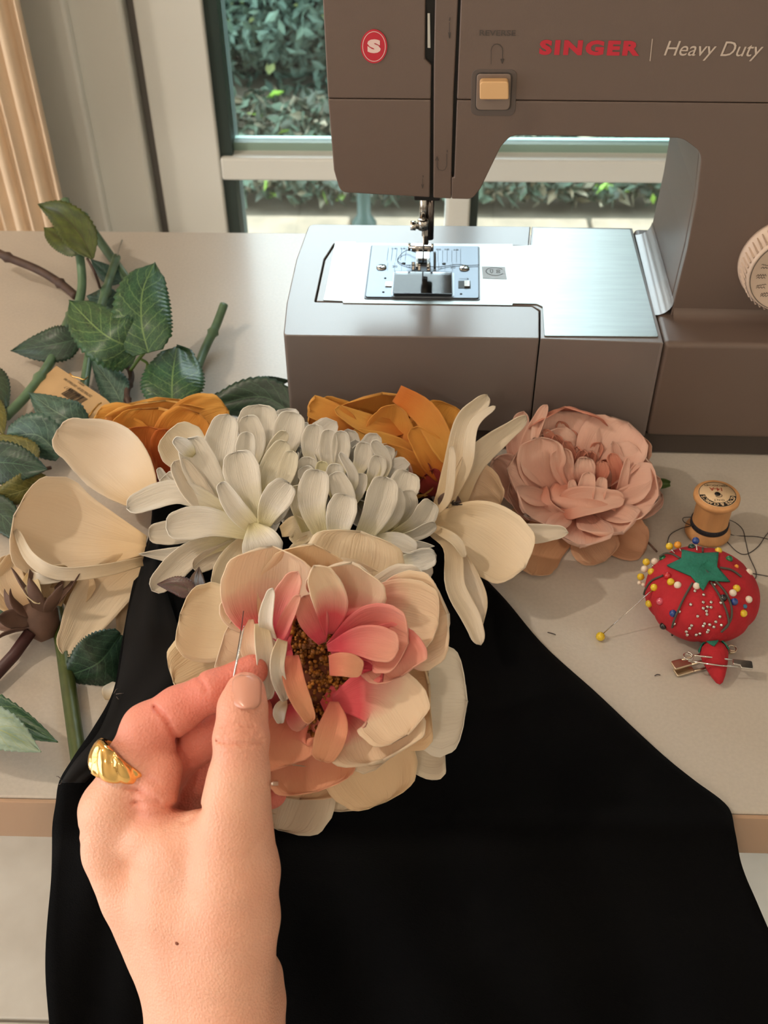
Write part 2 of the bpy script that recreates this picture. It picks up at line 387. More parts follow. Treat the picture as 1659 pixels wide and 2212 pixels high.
tr_ = n_.new('ShaderNodeBsdfTransparent'); tr_.inputs[0].default_value = (.90, .95, .92, 1); gl_ = n_.new('ShaderNodeBsdfGlossy'); gl_.inputs['Roughness'].default_value = .02
mx_ = n_.new('ShaderNodeMixShader'); fr_ = n_.new('ShaderNodeFresnel'); fr_.inputs[0].default_value = 1.45
l_.new(fr_.outputs[0], mx_.inputs[0]); l_.new(tr_.outputs[0], mx_.inputs[1]); l_.new(gl_.outputs[0], mx_.inputs[2]); l_.new(mx_.outputs[0], n_['Material Output'].inputs[0])
for (a, b) in ((xg, xm0), (xm1, 1.16)):
    for (c, d) in ((FZ+.11, zr0), (zr1, DT-.09)):
        p_ = dpart('glass_pane', a-.002, b+.002, YW+.024, YW+.028, c-.001, d+.001, gm, 0)
        # seals around the pane
        dpart('seal', a-.004, a+.008, YW+.006, YW+.05, c, d, m_bead, 0)
        dpart('seal', a+.008, b, YW+.018, YW+.034, c, c+.008, mat('pale_green_seal', (150, 178, 165), .4), 0)
# ================================================================ outside
GZ = -.83
m_pave = mat('pale_paving', (148, 130, 110), .8, var=.12, vscale=14, col2=(130, 116, 98), bump=.4, bscale=40)
tr = MB().box(-2.6, 3.2, YW+.13, 3.8, GZ-.1, GZ-.01).build('terrace', mat('soil', (92, 84, 70), .95, var=.3, vscale=8, bump=.6, bscale=20), smooth=False); tag(tr, kind='structure')
ye = pz(600, 465, GZ).y
jx = X_at(760, 480, ye-.1)
for j in range(3):
    y1 = ye-j*.55
    for i in range(-3, 6):
        x0 = jx+i*.58+(0 if j == 0 else .2*j)
        MB().box(x0, x0+.57, max(YW+.13, y1-.54), y1, GZ-.02, GZ+random.uniform(-.003, .002)).build('paving_stone', m_pave, tr, smooth=False, bevel=.006)
def leaf_mass(name, n, fn, size, mats, label, cat, seed, kind='stuff'):
    rn = np.random.RandomState(seed); V_ = []; F_ = []; mi = []
    P, D_ = fn(rn, n)
    for k in range(n):
        p = P[k]; a = rn.normal(size=3); a /= np.linalg.norm(a); b = np.cross(a, rn.normal(size=3)); b /= np.linalg.norm(b); s = size*rn.uniform(.6, 1.4)
        nrm = np.cross(a, b); i0 = len(V_)
        V_ += [p-a*s, p+b*s*.45+nrm*s*.12, p+a*s, p-b*s*.45+nrm*s*.12]; F_.append((i0, i0+1, i0+2, i0+3)); mi.append(rn.choice(len(mats), p=D_))
    o = mesh(name, V_, F_, mats, smooth=False); o.data.polygons.foreach_set('material_index', mi)
    tag(o, label, cat, kind=kind); return o
HY = 3.25
mh = [mat('hedge_leaf', (74, 96, 82), .75, var=.3, vscale=3), mat('hedge_leaf_dark', (56, 76, 65), .8), mat('hedge_leaf_pale', (78, 98, 84), .7), mat('hedge_leaf_yellow', (140, 152, 96), .7)]
def f_h(rn, n):
    x = rn.uniform(-1.5, 2.4, n); z = rn.uniform(GZ, 1.0, n); tall = x > .55; z = np.where(tall & (rn.uniform(size=n) < .5), rn.uniform(1.0, 2.3, n), z); y = HY+rn.uniform(-.1, .12, n)+.07*np.sin(x*9+z*7)+.05*np.sin(z*17-x*5)  # tall right part, out of view, added to grey the bed plate's reflection
    return np.stack([x, y, z], 1), [.56, .36, .06, .02]
leaf_mass('hedge', 52000, f_h, .021, mh, 'dense green hedge seen through the glass behind the sewing machine', 'hedge', 3)
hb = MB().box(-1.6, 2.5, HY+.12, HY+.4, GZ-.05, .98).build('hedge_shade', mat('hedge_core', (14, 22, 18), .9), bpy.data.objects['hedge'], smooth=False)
hb.name = 'shade_backing'  # dark box behind the leaves: the hedge's inner shade as a colour
MB().box(.62, 2.5, HY+.12, HY+.4, .98, 2.28).build('shade_backing', mat('hedge_core', (14, 22, 18), .9), bpy.data.objects['hedge'], smooth=False)  # unseen upper box, added to darken the sky reflected in the bed plate
mg = [mat('ivy', (62, 80, 64), .8), mat('dry_leaf', (92, 88, 70), .8), mat('dry_pale', (130, 122, 102), .8), mat('ivy_dark', (44, 54, 40), .6), mat('fern', (128, 168, 66), .4)]
def f_g(rn, n):
    x = rn.uniform(-1.2, 2.2, n); y = rn.uniform(ye+.02, HY-.36, n); z = GZ+.02+(y-ye)*.16+rn.uniform(0, .05, n)
    return np.stack([x, y, z], 1), [.32, .18, .06, .42, .02]
leaf_mass('ground_cover', 13000, f_g, .022, mg, 'ivy and dry leaves on the ground between paving and hedge', 'ground cover', 5)
def f_f(rn, n):
    x = rn.normal(.86, .14, n); y = HY-.36+rn.uniform(-.05, .05, n); z = GZ+.30+np.abs(rn.normal(0, .10, n))
    return np.stack([x, y, z], 1), [1.0]
leaf_mass('fern_clump', 420, f_f, .03, [mat('fern', (128, 168, 66), .4)], 'bright yellow-green weeds at the hedge foot, seen under the machine arm', 'weeds', 8)
tp = MB().lathe([(.028, 0), (.030, .02), (.016, .04), (.015, .16), (.024, .18), (.024, .22)], pz(790, 462, GZ)+Vector((0, -.08, 0)), seg=16).build('garden_bollard', mat('teal_paint', (40, 62, 58), .5), loc=pz(790, 462, GZ)+Vector((0, -.08, 0)))
tag(tp, 'short teal post on the ground at the paving edge, seen under the machine head', 'post')
# ================================================================ curtain
cu = empty('curtain', py_(60, 490, YW-.09), 'beige pleated curtain hanging left of the garden door', 'curtain')
x1c = X_at(150, 490, YW-.085); V_ = []; n = 420; zt, zb = 1.6, FZ+.02
for k, z in enumerate(np.linspace(zb, zt, 12)):
    for i in range(n+1):
        t = i/n; x = x1c-.62*(1-t); a = x*2*math.pi/.0135
        V_.append((x+.0015*math.sin(z*3+i), YW-.085+.0045*math.sin(a)+.004*math.sin(a*.27)+.0035*math.sin(a*.37+1.3)+.002*math.sin(z*2.2+x*40), z))
mesh('cloth', V_, [(k*(n+1)+i, k*(n+1)+i+1, (k+1)*(n+1)+i+1, (k+1)*(n+1)+i) for k in range(11) for i in range(n)], mat('curtain_cloth', (232, 208, 180), .8, var=.05, vscale=30, bump=.3, bscale=900, sheen=.2), cu, solid=.0006)
MB().tube([(x1c-.66, YW-.08, zt+.015), (x1c+.02, YW-.08, zt+.015)], .008, 10).build('rod', mat('brass', (170, 130, 70), .3, 1), cu)
# ================================================================ table
YF, YN = pz(300, 500, 0).y, pz(1620, 1757, 0).y
tb = empty('work_table', (.0, (YF+YN)/2, FZ), 'pale pearly work table with a tan edge, under everything by the door', 'table')
m_top = mat('pearl_laminate', (194, 186, 176), .30, var=.05, vscale=500, coat=.25, bump=.05, bscale=900)
MB().box(-.80, .80, YN, YF, -.0295, 0).build('table_top', m_top, tb, smooth=False, bevel=.0012)
MB().box(-.805, .805, YN-.0025, YN-.0002, -.0325, -.0005).build('edge_band', mat('tan_edging', (176, 144, 118), .45), tb, smooth=False, bevel=.0006)
for x in (-.74, .74):
    for y in (YN+.05, YF-.05): MB().box(x-.02, x+.02, y-.02, y+.02, FZ, -.0295).build('leg', m_frame, tb, smooth=False, bevel=.002)
# ================================================================ sewing machine
MA = R(1.0); mx = Vector((math.cos(MA), -math.sin(MA), 0)); my = Vector((math.sin(MA), math.cos(MA), 0))
VF = pz(1500, 988, 0).dot(my)          # front of the base
BZ = pl(1300, 737, my*VF, my).z        # height of the bed
VH = pz(1450, 681, BZ).dot(my)         # front of head, arm and column
def mf(px, py, v=None):                # (u, z) on an upright plane of the machine
    p = pl(px, py, my*(VH if v is None else v), my); return (p.dot(mx), p.z)
def mb_(px, py, z=None):               # (u, v) on a level plane of the machine
    p = pz(px, py, BZ if z is None else z); return (p.dot(mx), p.dot(my))
def FU(u, z, t): return mx*u+my*t+Vector((0, 0, z))        # upright prism
def TU(u, v, t): return mx*u+my*v+Vector((0, 0, t))        # level prism
print('machine', VF, BZ, VH, 'far', mb_(900, 487))
VB = mb_(900, 487)[1]; UE = mb_(612, 724)[0]+.394
sm = empty('sewing_machine', TU((mb_(612, 724)[0]+UE)/2, (VF+VB)/2, 0), 'grey heavy-duty sewing machine standing on the table behind the flowers', 'sewing machine')
m_body = mat('grey_plastic', (104, 88, 80), .42, var=.03, vscale=3, bump=.06, bscale=1500)
m_tray = mat('grey_plastic_bed', (118, 108, 104), .27, coat=.35, bump=.06, bscale=1500)
m_dark = mat('slot_black', (10, 10, 11), .5)
m_foot = mat('dark_base', (70, 62, 58), .5)
m_steel = mat('brushed_steel', (158, 162, 160), .34, 1, var=.06, vscale=30, stretch=(1, 12, 1), bump=.05, bscale=300)
m_chrome = mat('chrome', (215, 212, 208), .12, 1)
ZT = .300; PT = .007
def front(name, corners, m=m_body, v0=None, v1=None, bevel=.0008, label=None, raw=None):
    v0 = VH if v0 is None else v0; v1 = v0+PT if v1 is None else v1
    poly = raw if raw is not None else roundpoly([(*mf(x, y), r) for x, y, r in corners])
    return MB().prism(poly, FU, v0, v1).build(name, m, sm, smooth=False, bevel=bevel, label=label)
hl0 = mf(697, 0); hl1 = mf(708, 215)
du = (hl0[0]-hl1[0])/(hl0[1]-hl1[1]); UL = hl0[0]+du*(ZT-hl0[1])
# split line between upper and lower shell
def seam(px): return 213+(px-708)*.0095
def Uz(px, py): return mf(px, py)
sl1a, sl1b = 930.5, 937.0; sl2a, sl2b = 979, 987
gz = .0005
s0 = mf(708, 213); s1 = mf(sl1a, seam(sl1a)); 
zt = ZT
front('left_face_cover', None, raw=roundpoly([(*mf(708.5, seam(708)-.6), .0), (*mf(sl1a, seam(sl1a)-.6), 0), (*mf(sl1a+1.5, 142), 0), (*mf(918, 128), 0), (mf(918, 0)[0], zt, 0), (UL, zt, .012)]))
front('left_face_cover', None, raw=roundpoly([(*mf(708.5, seam(708)+.9), 0), (*mf(717, 318), .0), (*mf(721, 368), .004), (*mf(735, 416), .006), (*mf(sl1a-2, 427), .0), (*mf(sl1a, seam(sl1a)+.9), 0)]))
front('thread_channel_cover', None, raw=roundpoly([(*mf(sl1b-1, 428), 0), (*mf(sl1b, 150), 0), (mf(sl1b+2, 0)[0], zt, 0), (mf(991, 0)[0], zt, 0), (*mf(sl2a+1, 200), 0), (*mf(sl2a-4, 383), .0), (*mf(sl2a-4, 430), 0)]))
front('arm_cover', None, raw=roundpoly([(*mf(sl2b, seam(sl2b)-.6), 0), (mf(995, 0)[0], zt, 0), (UE, zt, .02), (UE, mf(1655, seam(1655)-.6)[1], 0)]))
UC = UE
front('arm_cover', None, raw=roundpoly([(*mf(sl2b, seam(sl2b)+.9), 0), (*mf(sl2b-6, 383), 0), (*mf(sl2a-3.6, 384), 0), (*mf(sl2a-3.6, 430), 0), (*mf(1020, 431), .006), (*mf(1038, 408), .004), (*mf(1082, 317), .010), (*mf(1105, 292), .009), (*mf(1474, 299), .011),
      (*mf(1516, 330), .011), (*mf(1505, 430), .0), (*mf(1484, 540), 0), (*mf(1448, 683), 0), (UC, mf(1448, 683)[1], 0), (UC, mf(1655, seam(1655)+.9)[1], 0)]))
core = roundpoly([(*mf(701, 60), 0), (*mf(709, 215), 0), (*mf(718, 318), 0), (*mf(722, 368), .004), (*mf(736, 415), .006), (*mf(1020, 430), .006), (*mf(1039, 408), .004), (*mf(1083, 317), .010), (*mf(1106, 291.5), .009), (*mf(1474, 298.5), .011),
      (*mf(1516.5, 330), .011), (*mf(1506, 430), .0), (*mf(1484.5, 540), 0), (*mf(1449, 683), 0), (UC-.001, mf(1449, 683)[1], 0), (UC-.001, ZT-.001, .02), (UL+.001, ZT-.001, .012)])
vm = VH+PT+.0006
MB().prism(core, FU, VH+.003, vm).build('slot_lining', m_dark, sm, smooth=False)
MB().prism(core, FU, vm, VB-.006).build('arm_body', m_body, sm, smooth=False, bevel=.003)
MB().prism(roundpoly([(*mf(905, 0), 0), (mf(905, 0)[0], ZT, 0), (mf(917, 0)[0], ZT, 0), (*mf(917, 0), 0)]), FU, VH+.001, VH+.002).build('needle_thread_guide', m_chrome, sm, smooth=False)
# take-up lever in the wide slot
a_, b_ = mf(926, 30), mf(926, 105)
MB().prism([(a_[0]-.0006, a_[1]), (a_[0]+.0006, a_[1]), (b_[0]+.0009, b_[1]), (b_[0]-.0006, b_[1])], FU, VH+.001, VH+.003).build('take_up_lever', m_chrome, sm, smooth=False)
# base, removable tray and free arm
m1, m2 = m_tray, m_body
ZB = .017
nf = lambda px, py, r=0: (*mb_(px, py), r)
tray = [nf(612, 724, .003), nf(1165, 731, .0015), nf(1165, 672, .002), nf(1150, 662, .002), nf(680, 652, .001), nf(700, 560, 0), nf(722, 526, .001), nf(1142, 531, .001), nf(1146, 489, 0), nf(668, 484, .006), nf(640, 560, .02), nf(619, 655, .02)]
trp = roundpoly(tray)
MB().prism(trp, TU, ZB, BZ).build('accessory_tray', m1, sm, smooth=False, bevel=.0016, bang=40)
ft = [(u*.985+.004, v) for u, v in trp]
cu_, cv_ = (mb_(612, 724)[0]+UE)/2, (VF+VB)/2
inner = roundpoly([nf(1167.5, 731, .0), nf(1427, 740, 0), nf(1433.5, 741, 0), nf(1366, 492, .0), nf(1149, 489, 0), nf(1144.5, 532.5, .001), nf(724, 528, .001), nf(702, 562, 0), nf(683, 650, .001), nf(1148, 659.5, .002), nf(1167.5, 670, .002)])
MB().prism(inner, TU, ZB, BZ-.0002).build('free_arm', m1, sm, smooth=False, bevel=.0005)
MB().prism(roundpoly([nf(1435, 741, 0), (UE, VF, .01), (UE, VB, .01), nf(1368, 492, 0)]), TU, ZB, BZ-.0001).build('base_housing', m_body, sm, smooth=False, bevel=.0035)
MB().prism(roundpoly([(mb_(612, 724)[0]+.004, VF+.003, .004), (UE-.003, VF+.0035, .01), (UE-.003, VB-.003, .01), (mb_(612, 724)[0]+.02, VB-.003, .01)]), TU, .0008, ZB-.0004).build('base_foot', m_foot, sm, smooth=False, bevel=.001)
plate = roundpoly([nf(1172, 664, .002), nf(1176, 727, .0012), nf(1422, 729, .0015), nf(1361, 497, .0015), nf(1152, 494, .001), nf(1149, 531, .001), nf(1108, 532.5, 0), nf(1107, 528.5, 0), nf(770, 526.5, 0), nf(768, 523.5, 0), nf(724, 523.5, .001), nf(698, 650, .001), nf(740, 652, 0), nf(741, 656, 0), nf(1107, 661, 0), nf(1108, 657, 0), nf(1160, 658, .003)])
pf = MB().prism(plate, TU, BZ, BZ+.0006).build('metal_bed_plate', m_steel, sm, smooth=False, bevel=.0002)
# fillet between column and base
fz = mf(1449, 683)[1]
V_ = []; us = np.linspace(mf(1452, 683)[0], UE-.004, 12)
for u in us:
    for q in range(9):
        a = q/8*math.pi/2; r = .007; V_.append(TU(u, VH-r+r*math.sin(a)+.0002, BZ+r-r*math.cos(a)-.0001))
mesh('column_fillet', V_, [(i*9+j, (i+1)*9+j, (i+1)*9+j+1, i*9+j+1) for i in range(11) for j in range(8)], m_body, sm)
# cove on the inside of the column foot
V_ = []; n = 10
pu = mb_(1449, 683)[0]
for k in range(13):
    v = VH+(VB-.008-VH)*k/12; 
    for q in range(9):
        a = q/8*math.pi/2; r = .010; V_.append(TU(pu-r+r*math.sin(a)+.0004, v, BZ+r-r*math.cos(a)-.0001))
mesh('column_fillet', V_, [(i*9+j, i*9+j+1, (i+1)*9+j+1, (i+1)*9+j) for i in range(12) for j in range(8)], m_tray, sm)
# needle plate
m_np = mat('needle_plate_steel', (118, 125, 134), .36, 1, bump=.03, bscale=500)
npz = BZ+.0006
NP = roundpoly([nf(786, 648, .002), nf(1037, 651, .002), nf(1036, 535, .002), nf(801, 532, .002)])
MB().prism([( u, v) for u, v in NP], TU, npz, npz+.0004).build('needle_plate_rim', mat('rim_grey', (96, 98, 102), .4, .8), sm, smooth=False)
c0 = (sum(p[0] for p in NP)/len(NP), sum(p[1] for p in NP)/len(NP))
np_ = MB().prism([(c0[0]+(u-c0[0])*.975, c0[1]+(v-c0[1])*.965) for u, v in NP], TU, npz+.0003, npz+.0011).build('needle_plate', m_np, sm, smooth=False, bevel=.0003)
nz_ = npz+.0011
def lvl(px, py, z=None): p = mb_(px, py, nz_ if z is None else z); return p
def flat(name, corners, m, z0, z1, parent=sm, bevel=0, label=None):
    return MB().prism(roundpoly([(*lvl(x, y), r) for x, y, r in corners]), TU, z0, z1).build(name, m, parent, smooth=False, bevel=bevel, label=label)
m_print = mat('print_grey', (70, 72, 76), .6)
pr = MB()
O0 = Vector((0, 0, nz_))
def pline(a, b, wd=.00022):
    A, B = lvl(*a), lvl(*b); vseg(pr, [A, B], wd, O0, mx, my)
for x in (838, 847, 857, 867, 877): pline((x+1, 536+(2 if x in (847, 867) else 0)), (x-2, 563), .00025)
for x in (946, 956, 966, 976, 986, 995): pline((x, 538+(4 if x in (956, 976) else 0)), (x, 566), .00025)
for x in (838, 853, 868, 948, 962, 978, 995): pline((x, 568), (x-1, 585), .0002)
pr.build('measuring_lines', m_print, np_, smooth=False)
for (tx, x, y, s) in (('5/8', 851, 537, .0028), ('3/8', 870, 537, .0028), ('3/8', 947, 539, .0028), ('4/8', 965, 539, .0028), ('5/8', 985, 540, .0028), ('20', 853, 576, .0036), ('10', 882, 576, .0036), ('10', 949, 578, .0036), ('20', 978, 578, .0036)):
    p = lvl(x, y); put_text('printed_number', text(tx, s), TU(p[0], p[1], nz_), mx, my, m_print, np_, .0001)
for (x, y) in ((824, 578), (1003, 580)):
    p = lvl(x, y); MB().lathe([(.0034, 0), (.0034, .0006), (.0026, .0010)], TU(p[0], p[1], nz_), seg=20).build('plate_screw', m_chrome, np_, bevel=0)
    MB().prism([(p[0]-.0024, p[1]-.002), (p[0]-.0019, p[1]-.0024), (p[0]+.0024, p[1]+.002), (p[0]+.0019, p[1]+.0024)], TU, nz_+.0009, nz_+.00115).build('screw_slot', m_dark, np_, smooth=False)
for (x, y) in ((872, 569), (959, 570)): p = lvl(x, y); MB().lathe([(.0013, 0), (.0013, .0002)], TU(p[0], p[1], nz_), seg=12).build('plate_hole', m_dark, np_)
for (x, y) in ((832, 601), (828, 631), (996, 635)): p = lvl(x, y); MB().lathe([(.0008, 0), (.0008, .0002)], TU(p[0], p[1], nz_), seg=10).build('plate_hole', m_dark, np_)
# feed slots and feed dogs
for (a, b, c, d) in ((889, 566, 897, 585), (902, 571, 909, 586), (922, 571, 930, 586), (936, 544, 942, 586)):
    flat('feed_slot', [(a, d, 0), (c, d, 0), (c, b, 0), (a, b, 0)], m_dark, nz_, nz_+.00015, np_)
for (a, b, c, d) in ((890.5, 568, 895, 583), (903, 573, 908, 584), (923, 573, 928.5, 584), (937.5, 548, 941, 582)):
    u0, v0 = lvl(a, d); u1, v1 = lvl(c, b); q = MB(); n = 7
    for i in range(n): v = v0+(v1-v0)*i/n; q.add([TU(u0, v, nz_), TU(u1, v, nz_), TU(u1, v+(v1-v0)/n, nz_), TU(u0, v+(v1-v0)/n, nz_), TU(u0, v+(v1-v0)/n*.7, nz_+.0010), TU(u1, v+(v1-v0)/n*.7, nz_+.0010)], [(0, 1, 5, 4), (4, 5, 2, 3), (0, 4, 3), (1, 2, 5)])
    q.build('feed_dog', m_chrome, np_, smooth=False)
flat('feed_slot', [(900, 571, 0), (930, 571, 0), (930, 567.5, 0), (900, 567.5, 0)], m_dark, nz_, nz_+.00015, np_)
# bobbin cover with the black bobbin beneath
flat('bobbin_well', [(845, 641, .002), (981, 642, .002), (981, 589, .002), (850, 587, .002)], mat('well_steel', (150, 158, 166), .4, 1), nz_-.0001, nz_+.0003, np_)
u_, v_ = lvl(914, 612)
MB().lathe([(.0096, 0), (.0096, .0002), (.0088, .0003)], TU(u_-.001, v_, nz_+.0002), seg=32).build('bobbin', mat('clear_bobbin', (165, 175, 182), .2, spec=.7), np_)
flat('bobbin_case', [(892, 628, .002), (930, 628, .002), (929, 589, .001), (894, 589, .001)], mat('bobbin_black', (20, 20, 24), .25, spec=.7), nz_+.0004, nz_+.0008, np_)
MB().lathe([(.0045, 0), (.0045, .0001), (.003, .0003)], TU(u_, v_-.0015, nz_+.0008), seg=24).build('bobbin_hub', mat('bobbin_black', (20, 20, 24), .25), np_)
pc = bpy.data.materials.new('clear_plastic'); pc.use_nodes = True; n_ = pc.node_tree.nodes; l_ = pc.node_tree.links; n_.remove(n_['Principled BSDF'])
t_ = n_.new('ShaderNodeBsdfTransparent'); t_.inputs[0].default_value = (.86, .9, .93, 1); g_ = n_.new('ShaderNodeBsdfGlossy'); g_.inputs['Roughness'].default_value = .08; x_ = n_.new('ShaderNodeMixShader'); f_ = n_.new('ShaderNodeFresnel'); f_.inputs[0].default_value = 1.4
l_.new(f_.outputs[0], x_.inputs[0]); l_.new(t_.outputs[0], x_.inputs[1]); l_.new(g_.outputs[0], x_.inputs[2]); l_.new(x_.outputs[0], n_['Material Output'].inputs[0])
flat('bobbin_cover', [(849, 638, .002), (977, 639.5, .002), (976, 592, .002), (853, 590, .002)], pc, nz_+.0012, nz_+.0016, np_, .0001, 'clear plastic bobbin cover')
q = MB(); P4 = [lvl(849, 638), lvl(977, 639.5), lvl(976, 592), lvl(853, 590)]
vseg(q, P4, .0005, Vector((0, 0, nz_+.0016)), mx, my, True, .0001); q.build('cover_edge', mat('rim_grey', (96, 98, 102), .4, .8), np_, smooth=False)
flat('cover_latch', [(832, 619, 0), (846, 619.5, 0), (847, 611, 0), (833, 611, 0)], m_chrome, nz_, nz_+.0008, np_)
flat('release_recess', [(990, 623, .0005), (1017, 623, .0005), (1016, 607, .0005), (990, 607, .0005)], m_dark, nz_, nz_+.0002, np_)
flat('release_button', [(1003, 621, 0), (1014, 621, 0), (1014, 609, 0), (1003, 609, 0)], m_chrome, nz_+.0002, nz_+.0011, np_)
q = MB(); A = lvl(992, 602.5); B = lvl(1012, 602.5); vseg(q, [A, B], .0003, O0, mx, my); vseg(q, [(B[0]-.001, B[1]+.0008), B, (B[0]-.001, B[1]-.0008)], .0003, O0, mx, my); q.build('arrow_mark', m_print, np_, smooth=False)
# sticker on the bed plate
st = flat('sticker', [(1043, 598, 0), (1095, 600, 0), (1091, 574, 0), (1041, 573, 0)], mat('sticker_clear', (196, 200, 204), .4), BZ+.0006, BZ+.0008)
cu2 = lvl(1069, 586.5, BZ+.0008); q = MB(); O2 = TU(cu2[0], cu2[1], BZ+.0008)
vseg(q, [(.0058*math.cos(a), .0050*math.sin(a)) for a in np.linspace(.6, 5.8, 26)], .0005, O2, mx, my, up_=.0001)
for sx_ in (-1, 1):
    for sy_ in (-1, 1): vseg(q, [(.0022+.0011*math.cos(a)*1.1*sx_, .0012*sy_+.0009*math.sin(a)) for a in np.linspace(0, 6.28, 9)], .0003, O2, mx, my, up_=.0001)
vseg(q, [(-.0022, -.0024), (-.0030, -.0008), (-.003, .0022), (-.0014, .0022), (-.0014, -.0008), (-.0022, -.0024)], .0004, O2, mx, my, up_=.0001)
q.build('sticker_print', m_print, st, smooth=False)
# presser bar, needle clamp, foot
VN = lvl(915, 575)[1]
def nfz(px, py, dv=0): p = pl(px, py, my*(VN+dv), my); return (p.dot(mx), p.z)
def bar(name, x0, y0, x1, y1, dv, dpt, m=m_chrome, bevel=.0004):
    a = nfz(x0, y1, dv); b = nfz(x1, y0, dv); return MB().box(a[0], b[0], VN+dv, VN+dv+dpt, a[1], b[1], lambda x, y, z: TU(x, y, z)).build(name, m, sm, smooth=False, bevel=bevel)
# underside block of the head
a = mf(893, 441); b = mf(951, 428)
MB().box(a[0], b[0], VH+.004, VN+.012, a[1]-.000, mf(920, 430)[1]+.004, lambda x, y, z: TU(x, y, z)).build('bar_housing', mat('housing_black', (22, 22, 24), .4), sm, smooth=False, bevel=.001)
t_top = nfz(920, 400, 0)[1]
def vrod(name, px, y0, y1, dv, r, m=m_chrome, seg=16):
    a = nfz(px, y1, dv); b = nfz(px, y0, dv); return MB().tube([TU(a[0], VN+dv, a[1]), TU(a[0], VN+dv, b[1])], r, seg).build(name, m, sm)
vrod('presser_bar', 928, 415, 515, .004, .0026, mat('dark_steel', (120, 112, 108), .22, 1))
vrod('needle_bar', 914, 415, 478, .002, .0024)
MB().lathe([(.0036, 0), (.0036, .006), (.0030, .0065)], TU(nfz(914, 482, 0)[0], VN-.001, nfz(914, 492, 0)[1]), seg=20).build('needle_clamp', m_chrome, sm)
u_, z_ = nfz(902, 486, 0); MB().lathe([(.0022, 0), (.0022, .004), (.0030, .0042), (.0030, .0075)], TU(u_+.003, VN-.001, z_), ax=-mx, seg=16).build('clamp_screw', m_chrome, sm)
bar('foot_holder', 911, 484, 925, 511, .001, .006)
bar('foot_holder', 913, 510, 926, 530, .002, .004, mat('dark_steel', (120, 112, 108), .22, 1))
vrod('needle', 914, 500, 566, -.001, .0005)
zf = nfz(900, 560, 0)[1]
a = lvl(881, 560); b = lvl(931, 560); hz = nz_+.0105
ff = MB()
ff.box(nfz(881, 0)[0]*0+lvl(889, 560)[0], lvl(931, 560)[0], VN+.005, VN+.012, nz_+.0075, nz_+.010, lambda x, y, z: TU(x, y, z))
for (x0, x1) in ((898, 904), (922, 928)): ff.box(lvl(x0, 570)[0], lvl(x1, 570)[0], VN-.006, VN+.012, nz_+.0016, nz_+.0032, lambda x, y, z: TU(x, y, z))
ff.box(lvl(898, 570)[0], lvl(928, 570)[0], VN+.004, VN+.014, nz_+.0016, nz_+.0034, lambda x, y, z: TU(x, y, z))
ff.build('presser_foot', m_chrome, sm, smooth=False, bevel=.0004)
MB().tube([TU(lvl(884, 560)[0], VN+.007, nz_+.010), TU(lvl(934, 560)[0], VN+.007, nz_+.010)], .0011, 10).build('foot_pin', m_chrome, sm)
for x in (884, 933): MB().tube([TU(lvl(x, 560)[0], VN+.007, nz_+.0075), TU(lvl(x, 560)[0], VN+.007, nz_+.0125)], .0009, 8).build('foot_pin', m_chrome, sm)
# thread that lies over the plate
th = [TU(*lvl(x, y), nz_+.0006+h) for x, y, h in ((905, 556, .002), (880, 545, .001), (862, 556, 0), (860, 566, 0), (875, 574, 0), (900, 577, .001), (935, 581, .001), (960, 577, 0), (985, 573, 0), (1010, 575, 0), (1035, 574, .0))]
tag(MB().tube([tuple(p) for p in smooth_path([tuple(x) for x in th], 6)], .00022, 5).build('thread_end', mat('dark_thread', (50, 44, 46), .7), loc=th[4]), 'dark thread looping over the needle plate under the presser foot', 'thread')
# thread cutter knob right of the bars and small guide
u_, z_ = mf(985, 436); MB().ball(TU(u_, VH+.02, z_-.001), .0058, 14).build('lamp_cap', mat('lamp_cap_grey', (150, 146, 140), .3), sm)
MB().box(mf(806, 0)[0], mf(836, 0)[0], VH+.02, VH+.03, mf(820, 430)[1]-.001, mf(820, 424)[1]+.004, lambda x, y, z: TU(x, y, z)).build('needle_threader', mat('dull_red', (120, 60, 54), .5), sm, smooth=False)
u_, z_ = mf(716, 312); MB().box(u_-.0012, u_+.002, VH+.02, VH+.03, z_-.004, z_+.001, lambda x, y, z: TU(x, y, z)).build('side_hook', m_chrome, sm, smooth=False)
# reverse lever
front('lever_recess', [(1017, 249, .004), (1113, 250, .004), (1117, 150, .004), (1019, 149, .004)], mat('recess_grey', (88, 78, 74), .5), VH-.0003, VH+.0006, bevel=.0002)
front('lever_recess', [(1026, 238, .003), (1104, 238, .003), (1108, 156, .003), (1028, 156, .003)], mat('recess_inner', (60, 54, 52), .5), VH-.0004, VH+.0006, bevel=.0)
front('lever_frame', [(1028, 236, .003), (1101, 236, .003), (1104, 158, .002), (1030, 158, .002)], mat('lever_frame_grey', (124, 108, 98), .45), VH-.0014, VH-.0003, bevel=.0005)
rl = roundpoly([(*mf(1036, 205), .001), (*mf(1098, 205), .001), (*mf(1098, 166), .002), (*mf(1036, 166), .002)])
MB().prism(rl, FU, VH-.0065, VH-.0012).build('reverse_lever', mat('cream_plastic', (214, 172, 124), .35), sm, smooth=False, bevel=.0016)
